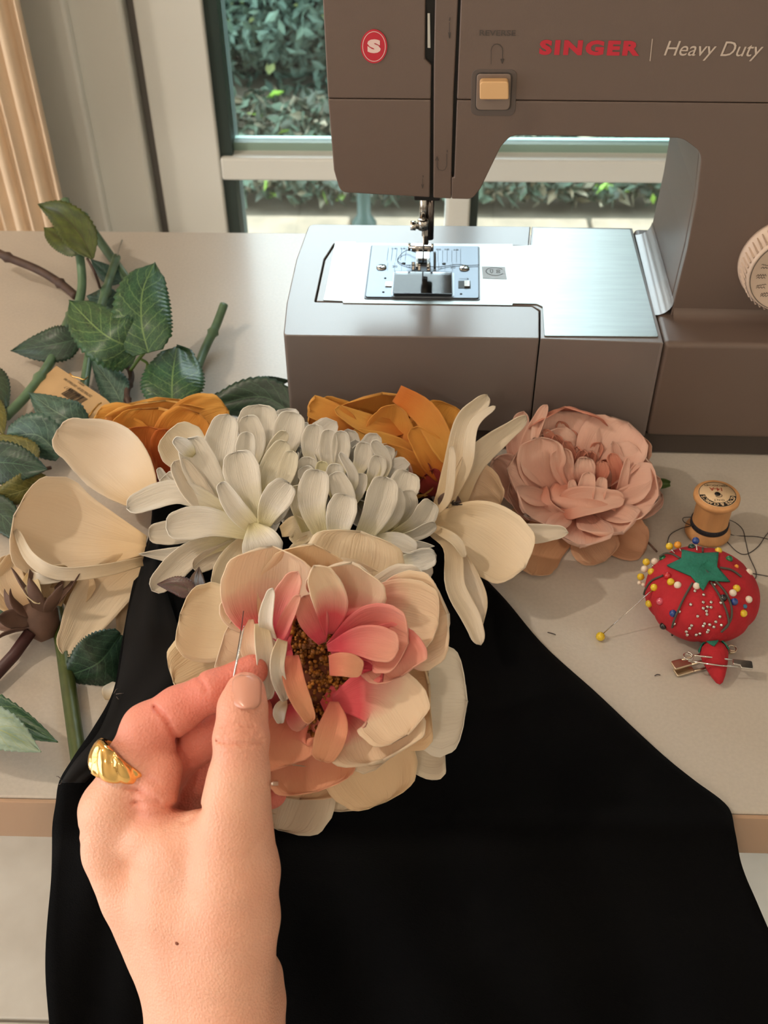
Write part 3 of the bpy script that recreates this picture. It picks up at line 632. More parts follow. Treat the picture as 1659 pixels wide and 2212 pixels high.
# lettering
m_red = mat('logo_red', (188, 38, 56), .5); m_gr = mat('letter_grey', (74, 66, 62), .6); m_lt = mat('letter_light', (196, 180, 166), .6)
Zu = Vector((0, 0, 1)); Nf = VH-.0002
def ft_(name, s, px, py, hpx, wpx, m, **k):
    tf = text(s, .01, **k); v = tf[0]; x0 = min(a for a, b in v); x1 = max(a for a, b in v); y0 = min(b for a, b in v); y1 = max(b for a, b in v)
    a = mf(px-wpx/2, py); b = mf(px+wpx/2, py); c = mf(px, py-hpx/2); d = mf(px, py+hpx/2)
    sx_ = (b[0]-a[0])/(x1-x0); sy_ = (c[1]-d[1])/(y1-y0); cu3 = (x0+x1)/2; cv3 = (y0+y1)/2
    o = mf(px, py); return put_text(name, ([((p-cu3)*sx_, (q_-cv3)*sy_) for p, q_ in v], tf[1]), FU(o[0], o[1], Nf), mx, Zu, m, sm, .0001)
ft_('red_lettering', 'SINGER', 1274, 103, 33, 218, m_red, bold=.00055, space=1.22)
ft_('light_lettering', 'Heavy Duty', 1541, 110, 42, 212, m_lt, shear=.22)
ft_('grey_lettering', 'REVERSE', 1075, 71, 12, 78, m_gr, bold=.0001)
q = MB(); A = mf(1408, 84); B = mf(1405, 131); OF = my*Nf
def fseg(q, pts, wd): vseg(q, [mf(*p) for p in pts], wd, OF, mx, Zu, up_=.0001)
fseg(q, [(1409, 84), (1404, 131)], .0004); q.build('divider_line', m_lt, sm, smooth=False)
def disc(px, py, rx, ry, n=40): return [(px+rx*math.cos(a), py+ry*math.sin(a)) for a in np.linspace(0, 2*math.pi, n, endpoint=False)]
MB().prism([mf(*p) for p in disc(808, 99.5, 28.5, 36.5)], FU, Nf-.0003, VH).build('round_badge', m_red, sm, smooth=False)
q = MB(); vseg(q, [mf(*p) for p in disc(808, 99.5, 24.5, 32)], .00035, my*(Nf-.0003), mx, Zu, True, up_=.0001); q.build('badge_ring', mat('badge_white', (226, 196, 190), .5), sm, smooth=False)
o = ft_('badge_letter', 'S', 808, 99, 30, 29, mat('badge_white', (226, 196, 190), .5), bold=.0007); o.data.transform(Matrix.Translation(-my*.0003))
def mark(name, *segs):
    q = MB()
    for pts, wd in segs: fseg(q, pts, wd)
    q.build(name, m_gr, sm, smooth=False)
mark('dashed_line', ([(1061, 138), (1061, 108)], .0003))
mark('curved_arrow', ([(1061, 108), (1063, 101), (1068, 96), (1074, 95), (1080, 97), (1085, 103), (1086, 110), (1085, 132)], .0004), ([(1082, 128), (1085, 136), (1088, 128), (1082, 128)], .0006))
mark('down_arrow', ([(971, 48), (971, 80)], .0003), ([(969, 70), (971, 82), (973, 70)], .0005)); mark('arrow_dot', ([(972, 38), (971, 44)], .0006))
mark('curved_arrow', ([(965, 332), (965, 358), (961, 366), (955, 368), (948, 366), (944, 359), (944, 342)], .0004), ([(941, 346), (944, 338), (947, 346)], .0006)); mark('arrow_dot', ([(966, 324), (966, 328)], .0006))
mark('down_arrow', ([(913, 385), (913, 404)], .0003), ([(911, 398), (913, 406), (915, 398)], .0005)); mark('arrow_dot', ([(914, 379), (914, 382)], .0007))
# stitch dial
dc = FU(*mf(1697, 562), VH); dr_ = .0268
m_dial = mat('dial_cream', (205, 182, 164), .45)
dl = MB().lathe([(dr_*1.04, -.0), (dr_*1.04, .003), (dr_*.985, .0035), (dr_*.96, .015), (dr_*.92, .0175), (dr_*.90, .0172)], dc, ax=-my, seg=96).build('stitch_dial', m_dial, sm)
q = MB()
for k in range(48):
    a = 2*math.pi*k/48; d = mx*math.cos(a)+Zu*math.sin(a); t = d.cross(my)
    p0 = dc+d*(dr_*.975); q.add([p0-t*.0006-my*.004, p0+t*.0006-my*.004, p0+t*.0006-my*.0155, p0-t*.0006-my*.0155, p0+d*.0011-my*.004, p0+d*.0008-my*.0155], [(0, 4, 5, 3), (4, 1, 2, 5), (0, 1, 4), (3, 5, 2)])
rg = q.build('grip_ridges', m_dial, dl, smooth=False); tag(rg, kind='stuff')
q = MB(); OD = dc-my*.0174
vseg(q, [(dr_*.89*math.cos(a), dr_*.89*math.sin(a)) for a in np.linspace(0, 6.283, 60, endpoint=False)], .0004, OD, mx, Zu, True, up_=.0002)
def zig(cx, cz, wd, h, n, ang=0):
    P = [(-wd/2+wd*i/n, h/2*(1 if i % 2 else -1)) for i in range(n+1)]; c, s = math.cos(ang), math.sin(ang)
    vseg(q, [(cx+x*c-y*s, cz+x*s+y*c) for x, y in P], .0003, OD, mx, Zu, up_=.0002)
for k in range(7):
    a = math.pi-1.15+k*.38; cx, cz = -dr_*.66*math.cos(a-math.pi), dr_*.66*math.sin(a-math.pi)
    zig(cx, cz, .0055, .0012 if k % 2 else .0005, 8, .25*math.sin(k)); zig(cx, cz-.0016, .005, .0010, 6)
q.build('stitch_marks', m_gr, dl, smooth=False)
# ================================================================ black velvet garment
m_vel = mat('black_velvet', (2, 2, 3), .95, sheen=.01, spec=.1, bump=.3, bscale=1200)
m_sat = mat('black_satin_edge', (10, 8, 9), .85, spec=.25)
rowsg = [  # y, left x, right x, z left, z mid, z right
 (1080, 330, 930, .006, .010, .003), (1160, 322, 985, .012, .015, .003), (1215, 308, 1010, .014, .022, .002), (1300, 284, 1090, .016, .018, .0022), (1400, 260, 1175, .016, .014, .0024),
 (1500, 245, 1285, .014, .012, .0026), (1580, 205, 1370, .012, .010, .0028), (1640, 160, 1437, .010, .009, .003), (1690, 128, 1500, .008, .008, .003), (1745, 124, 1570, .006, .007, .004),
 (1800, 118, 1586, .000, .006, .004), (1870, 110, 1602, -.022, -.014, -.008), (1960, 104, 1640, -.045, -.038, -.025), (2080, 103, 1690, -.070, -.066, -.050), (2212, 108, 1730, -.095, -.092, -.075),
 (2360, 112, 1760, -.120, -.118, -.10), (2600, 118, 1790, -.15, -.15, -.14)]
ga = np.array(rowsg, float); NR, NC = 90, 70; V_ = []
for i in range(NR+1):
    t = i/NR*(len(ga)-1); k = min(int(t), len(ga)-2); q = t-k; q2 = q; r_ = at_path([g for g in ga], t/(len(ga)-1)) if 0 < t < len(ga)-1 else ga[k]*(1-q)+ga[k+1]*q
    for j in range(NC+1):
        s = j/NC; x = r_[1]+(r_[2]-r_[1])*s; x += 4*math.sin(i*.31+.6)*(1 if j == 0 else 0)
        z = r_[3]*(1-s)+r_[5]*s; bump_ = math.sin(math.pi*s)**.6 if 0 < s < 1 else 0; z += (r_[4]-(r_[3]+r_[5])/2)*bump_
        if 0 < j < NC:
            y = r_[0]; am = min(1, s*6, (1-s)*5)*min(1, max(0, (y-1150)/200))
            z += am*(.004*math.sin((x*.011+y*.004))+.003*math.sin(x*.021-y*.009+1.2)+.0022*math.sin(x*.006+y*.016+.4))
            if s < .18: z += am*.005*math.sin(s*70+y*.012)
            yy = pz(x, y, z).y
            if yy > YN-.004: z = max(z, .0022)
        V_.append(pz(x, r_[0], z))
go = mesh('velvet_garment', V_, [(i*(NC+1)+j, (i+1)*(NC+1)+j, (i+1)*(NC+1)+j+1, i*(NC+1)+j+1) for i in range(NR) for j in range(NC)], m_vel, solid=.0016, loc=pz(700, 1650, 0))
go.modifiers['s'].offset = 1
tag(go, 'black velvet garment spread over the table edge, under the hand and flowers', 'garment')
# narrow satin facing that runs down the left edge of the garment
V_ = []
ed = [(322, 1165, 345), (300, 1235, 345), (275, 1330, 375), (262, 1420, 400), (248, 1490, 380), (212, 1580, 300), (160, 1645, 230), (131, 1690, 180)]
for k, p in enumerate(smooth_path(ed, 6)):
    for j in range(7):
        s = j/6; x = p[0]+2+(p[2]-p[0])*s; V_.append(pz(x, p[1], .0215+.003*math.sin(s*3.1)+.0012*math.sin(s*9+k*.3)-.003*(k/40)))
nk = len(V_)//7
mesh('facing', V_, [(i*7+j, (i+1)*7+j, (i+1)*7+j+1, i*7+j+1) for i in range(nk-1) for j in range(6)], m_sat, go, solid=.0008)
# frayed threads at the edge
q = MB(); 
for (x, y, dx, dy) in ((247, 1500, 20, -2), (250, 1503, 9, 8), (246, 1498, 8, -10), (132, 1683, -10, -6), (134, 1686, -6, 8)):
    q.tube([pz(x, y, .02), pz(x+dx*.6, y+dy*.9, .024), pz(x+dx, y+dy, .022)], .0002, 4)
fr = q.build('loose_threads', mat('frayed_thread', (120, 105, 95), .8), go); tag(fr, kind='stuff')
# ================================================================ flowers
C_ = lambda a: [(x, y, h) for x, y, h in a]
def plane(cy, d0, k=.0):         # optical distance of the flower's own plane: k metres per 1000 px upward
    return lambda x, y: d0+(cy-y)*k/1000.
def frm(ox, oy, s):              # coordinates read off an enlarged view
    return lambda pts: [(ox+a/s, oy+b/s, h) for a, b, h in pts]
def whorl(C, A, n, L, wd, th0, th1, m, parent, seed=0, name='petal', shape='spoon', cup=.5, curl=.4, color=None, ph=0, jit=.12, ruffle=0, start=.004, skip=None):
    """a ring of petals round axis A from centre C; th = lean from the axis at root and at tip (degrees)"""
    rn = random.Random(seed); A = norm(np.array(A)); a = norm(np.cross(A, [0.3, .1, 1])); b = np.cross(A, a)
    for i in range(n):
        f = ph+2*math.pi*i/n+rn.uniform(-jit, jit); rd = a*math.cos(f)+b*math.sin(f)
        if skip and skip(rd): continue
        l = L*rn.uniform(.88, 1.1); p = np.array(C)+rd*start; P = [p.copy()]; N = 6
        for k in range(N):
            th = R(th0+(th1-th0)*(k/(N-1))+rn.uniform(-4, 4)); p = p+(A*math.cos(th)+rd*math.sin(th))*l/N; P.append(p.copy())
        sd = np.cross(rd, A)*-1; c = color or (1, 1, 1); g = rn.uniform(.95, 1.0)
        sheet(name, P, [sd]*len(P), wd*.5*rn.uniform(.9, 1.1), m, parent, shape=shape, cup=-cup, curl=curl, ruffle=ruffle, seed=rn.randint(0, 9999), color=(c[0]*g, c[1]*g, c[2]*g), rows=12, cols=8)
# ---- materials
p_cream = petal_mat('petal_cream', (240, 220, 184), (248, 240, 226), pos=(.05, .5))
p_mum = petal_mat('petal_ivory', (246, 236, 184), (252, 248, 240), pos=(.05, .5), vein=.2)
p_rose = petal_mat('petal_rose', (232, 96, 104), (250, 228, 200), pos=(.30, .70))
p_rose2 = petal_mat('petal_rose_deep', (230, 88, 104), (244, 186, 164), pos=(.22, .9))
p_rose3 = petal_mat('petal_rose_outer', (240, 192, 158), (250, 232, 206), pos=(.1, .6))
p_salm = petal_mat('petal_salmon', (234, 138, 118), (246, 186, 150), pos=(.1, .8))
p_peony = petal_mat('petal_peony', (220, 150, 128), (246, 206, 188), pos=(.1, .75))
p_peonyi = petal_mat('petal_peony_inner', (204, 112, 90), (232, 162, 138), pos=(.1, .9))
p_peonyo = petal_mat('petal_peony_guard', (220, 166, 126), (238, 196, 160), pos=(.1, .8))
p_or = petal_mat('petal_orange', (214, 122, 40), (240, 184, 92), pos=(.1, .7))
p_or2 = petal_mat('petal_orange_deep', (176, 66, 36), (222, 136, 64), pos=(.1, .8))
p_red = petal_mat('petal_dark_red', (96, 24, 22), (140, 48, 36), pos=(.1, .8))
m_st = mat('stamen_gold', (172, 112, 34), .6, var=.5, vscale=300, col2=(96, 54, 18))
m_cal = mat('brown_calyx', (104, 78, 66), .7, var=.25, vscale=80, bump=.3)
# ---- big blush rose in the hand
RD = plane(1450, .466, -.02)
rc = pdp(790/2.37+340, 740/2.37+1140, .475)
ro = empty('blush_rose', pdp(700, 1450, .50), 'large cream and pink cloth rose held in the fingers, lowest flower of the row', 'flower', 'cloth flowers along the neckline')
f3 = frm(340, 1140, 2.37)
def rp(pts, wd, m=p_rose3, **k):
    P = f3(pts); k.setdefault('rows', 20); k.setdefault('cols', 14); k.setdefault('ruffle', .025)
    return ppetal('petal', P, wd/2.37*(1.22 if wd > 280 else 1.05), m, ro, RD, seed=len(ro.children)+1, **k)
# outermost layer
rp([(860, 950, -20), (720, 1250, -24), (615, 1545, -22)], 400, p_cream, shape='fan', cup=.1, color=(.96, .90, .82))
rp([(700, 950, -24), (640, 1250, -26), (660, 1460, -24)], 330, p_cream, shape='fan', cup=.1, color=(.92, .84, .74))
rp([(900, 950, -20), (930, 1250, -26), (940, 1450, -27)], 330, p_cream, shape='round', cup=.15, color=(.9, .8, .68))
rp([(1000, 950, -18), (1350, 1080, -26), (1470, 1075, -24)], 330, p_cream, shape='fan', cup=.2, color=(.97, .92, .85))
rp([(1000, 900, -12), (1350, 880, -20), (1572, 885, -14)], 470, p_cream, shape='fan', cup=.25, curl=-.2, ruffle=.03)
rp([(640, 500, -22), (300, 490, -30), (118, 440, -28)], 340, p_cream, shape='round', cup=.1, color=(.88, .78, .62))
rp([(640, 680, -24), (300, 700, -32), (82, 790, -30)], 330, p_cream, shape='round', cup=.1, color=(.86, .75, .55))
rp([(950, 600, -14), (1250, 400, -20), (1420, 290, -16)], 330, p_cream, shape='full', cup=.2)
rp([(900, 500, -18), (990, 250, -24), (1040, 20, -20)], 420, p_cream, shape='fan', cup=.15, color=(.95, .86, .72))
rp([(620, 520, -18), (450, 430, -20), (385, 330, -18)], 220, p_rose3, shape='round', cup=.3)
# second layer
rp([(850, 900, -10), (1060, 1180, -16), (1170, 1400, -14)], 400, p_rose3, shape='full', cup=.2, color=(.98, .88, .74))
rp([(800, 950, -12), (740, 1200, -18), (730, 1390, -14)], 420, p_rose3, shape='fan', cup=.2, color=(.97, .86, .74))
rp([(900, 700, -4), (1220, 820, -12), (1390, 800, -10)], 520, p_rose3, shape='fan', cup=.25, color=(.98, .86, .70), ruffle=.03)
rp([(920, 640, -2), (1230, 500, -8), (1488, 440, -2)], 420, p_rose, shape='fan', cup=.35, ruffle=.04)
rp([(900, 600, 0), (1180, 440, -2), (1440, 490, 3)], 300, p_rose, shape='fan', cup=.35)
rp([(760, 620, -4), (760, 330, -14), (800, 85, 0)], 400, p_rose3, shape='full', cup=.3, color=(1, .93, .82))
rp([(640, 620, 0), (560, 400, -8), (590, 85, 0)], 390, p_rose, shape='fan', cup=.45, curl=.1)
rp([(900, 520, 4), (960, 350, 0), (1000, 160, 10)], 340, p_rose, shape='fan', cup=.5, curl=.15)
# lower front
rp([(760, 960, 2), (780, 1180, -4), (820, 1350, 2)], 380, p_salm, shape='fan', cup=.25)
rp([(780, 900, 4), (640, 1060, 6), (680, 1215, 8)], 290, p_salm, shape='fan', cup=.35, color=(1, .95, .93))
rp([(860, 850, 2), (1080, 1000, 4), (1160, 1200, 14)], 440, p_rose, shape='fan', cup=.30, curl=.1, ruffle=.04)
rp([(900, 890, 4), (1130, 870, 8), (1280, 1060, 16)], 330, p_rose, shape='fan', cup=.3, ruffle=.04)
rp([(905, 890, 12), (900, 1020, 15), (840, 1195, 16)], 150, p_salm, shape='round', cup=.4, color=(1, 1, .95))
# right inner
rp([(880, 620, 8), (1100, 540, 10), (1285, 590, 16)], 300, p_rose2, shape='fan', cup=.55, roll=-12)
rp([(960, 690, 8), (1180, 640, 10), (1250, 760, 14)], 300, p_rose2, shape='fan', cup=.5, roll=-5)
rp([(870, 615, 14), (1050, 580, 17), (1235, 620, 20)], 170, p_rose2, shape='fan', cup=.5)
rp([(880, 705, 16), (960, 700, 20), (1050, 725, 19)], 115, p_salm, shape='full', cup=.25)
# top inner
rp([(620, 560, 8), (640, 420, 12), (720, 225, 18)], 140, p_rose2, shape='strip', cup=.5, roll=15)
rp([(880, 545, 8), (880, 380, 14), (800, 195, 22)], 170, p_rose, shape='round', cup=.7, roll=-10)
rp([(845, 590, 8), (800, 470, 12), (750, 350, 14)], 150, p_rose2, shape='round', cup=.3, roll=-5)
rp([(610, 585, 14), (660, 490, 18), (730, 345, 21)], 75, p_rose2, shape='strip', cup=.6, roll=30)
# left upright ones, seen nearly edge on
rp([(600, 610, 10), (560, 480, 18), (590, 310, 22)], 75, p_cream, shape='strip', cup=.5, roll=25)
rp([(480, 470, 8), (470, 620, 14), (545, 770, 14)], 85, p_rose3, shape='oval', cup=.4, roll=-20)
rp([(530, 490, 16), (545, 680, 20), (560, 880, 18)], 100, p_cream, shape='strip', cup=.6, roll=25, ruffle=.05)
rp([(640, 575, 18), (605, 720, 24), (650, 885, 20)], 78, p_cream, shape='strip', cup=.6, roll=25, ruffle=.06)
rp([(655, 600, 12), (660, 720, 16), (700, 840, 12)], 80, p_rose2, shape='strip', cup=.3)
rp([(685, 655, 16), (700, 800, 22), (785, 995, 20)], 105, p_salm, shape='strip', cup=.5, roll=10, color=(1, .97, .9))
rp([(655, 880, 18), (625, 940, 22), (630, 1000, 20)], 62, p_cream, shape='oval', cup=.4)
rp([(690, 900, 8), (720, 960, 10), (760, 1015, 8)], 130, p_rose2, shape='round', cup=.3)
rp([(560, 860, 2), (600, 900, 4), (650, 960, 2)], 130, p_rose2, shape='round', cup=.3, color=(.6, .4, .45))
# heart and stamens
hc = np.array(pdp(*f3([(790, 740, 0)])[0][:2], .476)); vd = norm(np.array(CAM)-hc)
MB().ball(hc-vd*.012, .024, 20, (1, 1, .9)).build('receptacle', mat('heart_brown', (110, 54, 30), .8), ro)
rn = np.random.RandomState(4); q = MB(); ux = norm(np.cross(vd, [0, 0, 1])); uy = np.cross(ux, vd); 
for k in range(1000):
    a = rn.uniform(0, 6.28); r_ = .026*math.sqrt(rn.uniform()); x = math.cos(a)*r_*.62+.0; y = math.sin(a)*r_*1.05
    if k < 150: x = rn.normal(.012, .007); y = rn.normal(-.006, .004)
    p = hc+ux*-x+uy*y if False else hc+np.array(rt)*(x+y*-.12)+np.array(up)*y+vd*(.006+rn.uniform(0, .007)-abs(r_)*.1)
    b = hc+(p-hc)*.6-vd*.004
    if k % 3 == 0: q.tube([b, p], .00025, 4, cap=False)
    q.ball(p, rn.uniform(.0006, .0013), 6)
tag(q.build('stamens', m_st, ro), kind='stuff')
whorl(pdp(700, 1450, .492), Vector((0, 0, 0))+(CAM-pdp(700, 1450, .49)).normalized(), 7, .045, .045, 60, 88, p_rose3, ro, seed=11, shape='fan', cup=.2, curl=0)
MB().lathe([(.003, 0), (.009, .004), (.012, .012), (.010, .018)], pdp(705, 1450, .515), ax=fw*-1, seg=16).build('calyx', m_cal, ro)
# ---- ivory chrysanthemums
f1 = frm(260, 840, 2.074)
MD = plane(1000, .600, .08)
def mum(center, d, label, A, seed, big, wh):
    o = empty('ivory_chrysanthemum', pdp(center[0], center[1]+60, d+.045), label, 'flower', 'cloth flowers along the neckline')
    C = pdp(center[0], center[1]+20, d+.034)
    for (n, L, w_, t0, t1, ph) in wh: whorl(C, A, n, L, w_, t0, t1, p_mum, o, seed=seed+n, ph=ph, curl=.35, cup=.55)
    MB().lathe([(.003, -.022), (.010, -.016), (.013, -.006), (.010, .002)], C, ax=A, seg=16).build('receptacle', mat('pale_green', (200, 200, 130), .6), o)
    return o
A1 = (up*.55-fw*.8-rt*.12).normalized(); A2 = (up*.60-fw*.75+rt*.15).normalized()
mu1 = mum((618, 1010), .600, 'ivory cloth chrysanthemum with broad petals, left one of the pair', A1, 21, 1, [(6, .020, .010, 5, 8, 0), (8, .027, .013, 22, 15, .3), (9, .032, .016, 45, 30, .1), (10, .036, .017, 75, 60, .5), (10, .034, .017, 105, 95, .2)])
mu2 = mum((760, 1035), .603, 'ivory cloth chrysanthemum with small crowded petals, right one of the pair', A2, 51, 0, [(6, .018, .007, 5, 5, 0), (9, .025, .009, 18, 12, .3), (12, .029, .011, 34, 22, .1), (13, .032, .013, 55, 40, .5), (13, .033, .014, 80, 62, .2), (12, .034, .014, 102, 90, .4)])
def mp1(pts, wd, o=mu1, **k):
    k.setdefault('shape', 'spoon'); k.setdefault('cup', .45); k.setdefault('curl', .15); k.setdefault('color', (1, .985, .96))
    return ppetal('petal', f1(pts), wd/2.074, k.pop('m', p_mum), o, MD, seed=len(o.children)+3, **k)
# left mum, back to front
mp1([(520, 420, -18), (330, 300, -26), (215, 190, -20)], 220, color=(.97, .93, .84), m=p_cream)
mp1([(640, 380, -14), (620, 220, -16), (620, 72, -10)], 190, ruffle=.03)
mp1([(700, 380, -12), (740, 240, -12), (775, 105, -8)], 140)
mp1([(560, 400, -8), (600, 260, -8), (570, 120, -4)], 110)
mp1([(700, 400, -8), (680, 300, -6), (740, 190, -2)], 70, color=(1, .96, .84))
mp1([(500, 470, -10), (440, 320, -10), (480, 112, 0)], 145, ruffle=.02)
mp1([(520, 500, -6), (400, 430, -2), (300, 225, 6)], 165, roll=-10, ruffle=.04)
mp1([(330, 300, 8), (290, 260, 12), (240, 225, 14)], 70, shape='oval', color=(1, 1, 1))
mp1([(560, 560, -6), (380, 520, 0), (235, 330, 8)], 150, roll=-35, color=(.98, .92, .84))
mp1([(590, 460, -2), (560, 320, 2), (568, 192, 8)], 90, cup=.8)
mp1([(640, 500, 0), (660, 380, 4), (740, 235, 8)], 100, color=(1, .97, .86))
mp1([(690, 520, 2), (740, 400, 6), (775, 280, 10)], 90, roll=20, color=(1, .97, .86))
mp1([(740, 500, 0), (770, 400, 2), (740, 300, 5)], 70)
mp1([(300, 480, -18), (210, 420, -22), (170, 355, -20)], 45, shape='strip')
mp1([(400, 520, -18), (280, 470, -22), (200, 390, -22)], 110, color=(.97, .94, .88))
mp1([(480, 640, -14), (300, 640, -22), (130, 650, -26)], 110, color=(.93, .88, .8))
mp1([(560, 610, 0), (280, 470, 2), (30, 540, 4)], 125, roll=[10, -20, -25], ruffle=.04)
mp1([(600, 650, 2), (400, 600, 4), (205, 625, 6)], 150, roll=[0, -8, -10])
mp1([(560, 680, -10), (330, 740, -16), (85, 740, -24)], 90, shape='point', color=(.95, .9, .82))
mp1([(520, 680, -8), (330, 730, -8), (140, 905, -6)], 118, color=(.98, .93, .86))
mp1([(580, 660, -8), (440, 740, -10), (325, 805, -8)], 88, color=(.96, .88, .78))
mp1([(600, 650, -6), (520, 760, -8), (445, 925, -6)], 150, m=p_cream, color=(1, .95, .84))
mp1([(620, 630, 4), (560, 440, 10), (525, 282, 14)], 165, ruffle=.03)
mp1([(620, 640, 8), (520, 540, 14), (448, 420, 18)], 92, shape='strip', cup=.6)
mp1([(640, 620, 10), (680, 520, 16), (755, 420, 18)], 135, shape='spoon', ruffle=.04, notch=.1)
mp1([(590, 600, 10), (625, 680, 18), (655, 758, 14)], 185, shape='fan', cup=.3, curl=-.3, ruffle=.04)
mp1([(720, 640, -4), (790, 620, 0), (830, 690, -4)], 120, color=(1, .93, .76), m=p_cream)
# right mum
mp2 = lambda pts, wd, **k: mp1(pts, wd, o=mu2, **k)
mp2([(890, 400, -8), (860, 280, -12), (875, 160, -8)], 105)
mp2([(930, 420, -6), (930, 300, -10), (935, 182, -6)], 85)
mp2([(980, 430, -6), (985, 310, -10), (990, 188, -6)], 88)
mp2([(1030, 430, -8), (1080, 330, -12), (1095, 240, -10)], 85)
mp2([(1090, 450, -6), (1140, 380, -10), (1160, 300, -8)], 85)
mp2([(1130, 460, -8), (1190, 340, -10), (1132, 230, -4)], 62)
mp2([(840, 480, -2), (830, 390, 0), (850, 305, 4)], 95)
mp2([(880, 480, 0), (900, 390, 2), (905, 325, 4)], 60, color=(1, .97, .72))
mp2([(960, 500, 0), (960, 420, 2), (965, 335, 5)], 85)
mp2([(900, 560, 2), (850, 420, 4), (820, 350, 6)], 80)
mp2([(1000, 500, 2), (1045, 400, 6), (985, 285, 8)], 48, shape='strip')
mp2([(1040, 520, 0), (1070, 460, 2), (1090, 380, 4)], 70, roll=25)
mp2([(1160, 600, -8), (1250, 480, -8), (1290, 375, -8)], 140, ruffle=.03)
mp2([(1200, 640, -8), (1290, 540, -6), (1275, 455, -4)], 80, roll=-25)
mp2([(1220, 660, -8), (1330, 600, -6), (1390, 505, -6)], 115, roll=-20, ruffle=.03)
mp2([(1200, 680, -6), (1320, 650, -6), (1410, 600, -4)], 70, roll=-30)
mp2([(1120, 660, -2), (1220, 560, 0), (1220, 440, 2)], 100)
mp2([(1060, 700, 2), (1140, 560, 8), (1185, 398, 10)], 150, roll=-15, ruffle=.04)
mp2([(960, 640, 4), (1010, 520, 8), (960, 375, 10)], 100)
mp2([(910, 680, 6), (860, 520, 12), (885, 365, 14)], 140, ruffle=.03)
mp2([(975, 700, 8), (980, 600, 14), (1012, 476, 15)], 135)
mp2([(830, 640, 2), (800, 520, 4), (800, 430, 8)], 90, color=(1, .96, .84))
mp2([(1100, 700, -6), (1250, 740, -10), (1385, 850, -16)], 120, color=(.93, .86, .78), m=p_cream)
mp2([(1100, 680, 0), (1220, 680, 2), (1325, 725, 2)], 85, roll=20)
mp2([(1180, 790, -4), (1310, 770, 0), (1415, 745, 2)], 100, roll=-10, ruffle=.05)
mp2([(1200, 690, -8), (1330, 700, -8), (1408, 705, -6)], 40, shape='point')
mp2([(980, 670, -2), (1080, 740, -6), (1190, 800, -8)], 170, m=p_cream, color=(1, .92, .78))
mp2([(900, 660, -4), (840, 720, -6), (800, 790, -10)], 150, m=p_cream, color=(1, .92, .78))
# ---- left magnolia
f2 = frm(0, 900, 2.514)
LD = plane(1130, .612, .15)
ml = empty('cream_magnolia', pdp(300, 1200, .65), 'large cream cloth magnolia with wide bowl petals, left end of the row', 'flower', 'cloth flowers along the neckline')
def mp3(pts, wd, o=ml, D=LD, f=f2, m=p_cream, s=2.514, **k): return ppetal('petal', f(pts), wd/s, m, o, D, seed=len(o.children)+9, rows=22, cols=16, **{'ruffle': .03, **k})
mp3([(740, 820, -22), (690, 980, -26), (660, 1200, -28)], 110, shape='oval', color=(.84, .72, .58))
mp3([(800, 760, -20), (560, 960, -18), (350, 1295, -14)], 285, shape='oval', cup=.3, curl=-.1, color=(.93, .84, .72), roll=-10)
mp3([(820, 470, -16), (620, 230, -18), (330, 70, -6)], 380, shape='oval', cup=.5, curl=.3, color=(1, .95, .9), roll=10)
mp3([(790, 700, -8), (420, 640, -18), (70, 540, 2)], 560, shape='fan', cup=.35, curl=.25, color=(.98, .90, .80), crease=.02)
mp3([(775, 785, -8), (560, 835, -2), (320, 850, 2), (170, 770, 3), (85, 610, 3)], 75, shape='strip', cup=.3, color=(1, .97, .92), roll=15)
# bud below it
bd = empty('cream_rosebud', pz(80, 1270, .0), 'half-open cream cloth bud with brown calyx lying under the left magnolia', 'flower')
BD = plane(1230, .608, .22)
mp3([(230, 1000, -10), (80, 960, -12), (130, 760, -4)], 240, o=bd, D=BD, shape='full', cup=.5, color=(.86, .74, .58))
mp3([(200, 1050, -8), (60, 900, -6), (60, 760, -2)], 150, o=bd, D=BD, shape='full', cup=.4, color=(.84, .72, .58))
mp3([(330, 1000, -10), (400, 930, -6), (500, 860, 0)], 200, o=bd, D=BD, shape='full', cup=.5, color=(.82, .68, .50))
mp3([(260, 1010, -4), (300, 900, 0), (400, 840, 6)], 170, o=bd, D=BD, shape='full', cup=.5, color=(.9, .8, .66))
mp3([(150, 850, 2), (210, 880, 8), (340, 880, 8)], 60, o=bd, D=BD, shape='strip', cup=.4)
mp3([(160, 850, 2), (170, 930, 8), (215, 1015, 8)], 95, o=bd, D=BD, shape='oval', cup=.4, color=(1, .93, .72))
bc = pdp(80, 1335, .655)
whorl(pdp(92, 1325, .594), (up*.9-fw*.2+rt*.15), 6, .026, .010, 25, 40, m_cal, bd, seed=5, name='sepal', shape='point', cup=.3, curl=-.4)
whorl(pdp(66, 1345, .592), (up*.3-fw*.3-rt*.9), 5, .022, .010, 20, 50, m_cal, bd, seed=8, name='sepal', shape='point', cup=.3, curl=.3)
MB().lathe([(.004, -.012), (.009, -.006), (.011, .002), (.008, .010)], pdp(86, 1338, .597), ax=(up*.7-rt*.3), seg=16).build('calyx', m_cal, bd)
MB().tube([pdp(66, 1365, .590), pz(30, 1415, .008), pz(-30, 1480, .006)], .0035, 8).build('stem', mat('dark_red_stem', (66, 34, 34), .5, var=.2), bd)
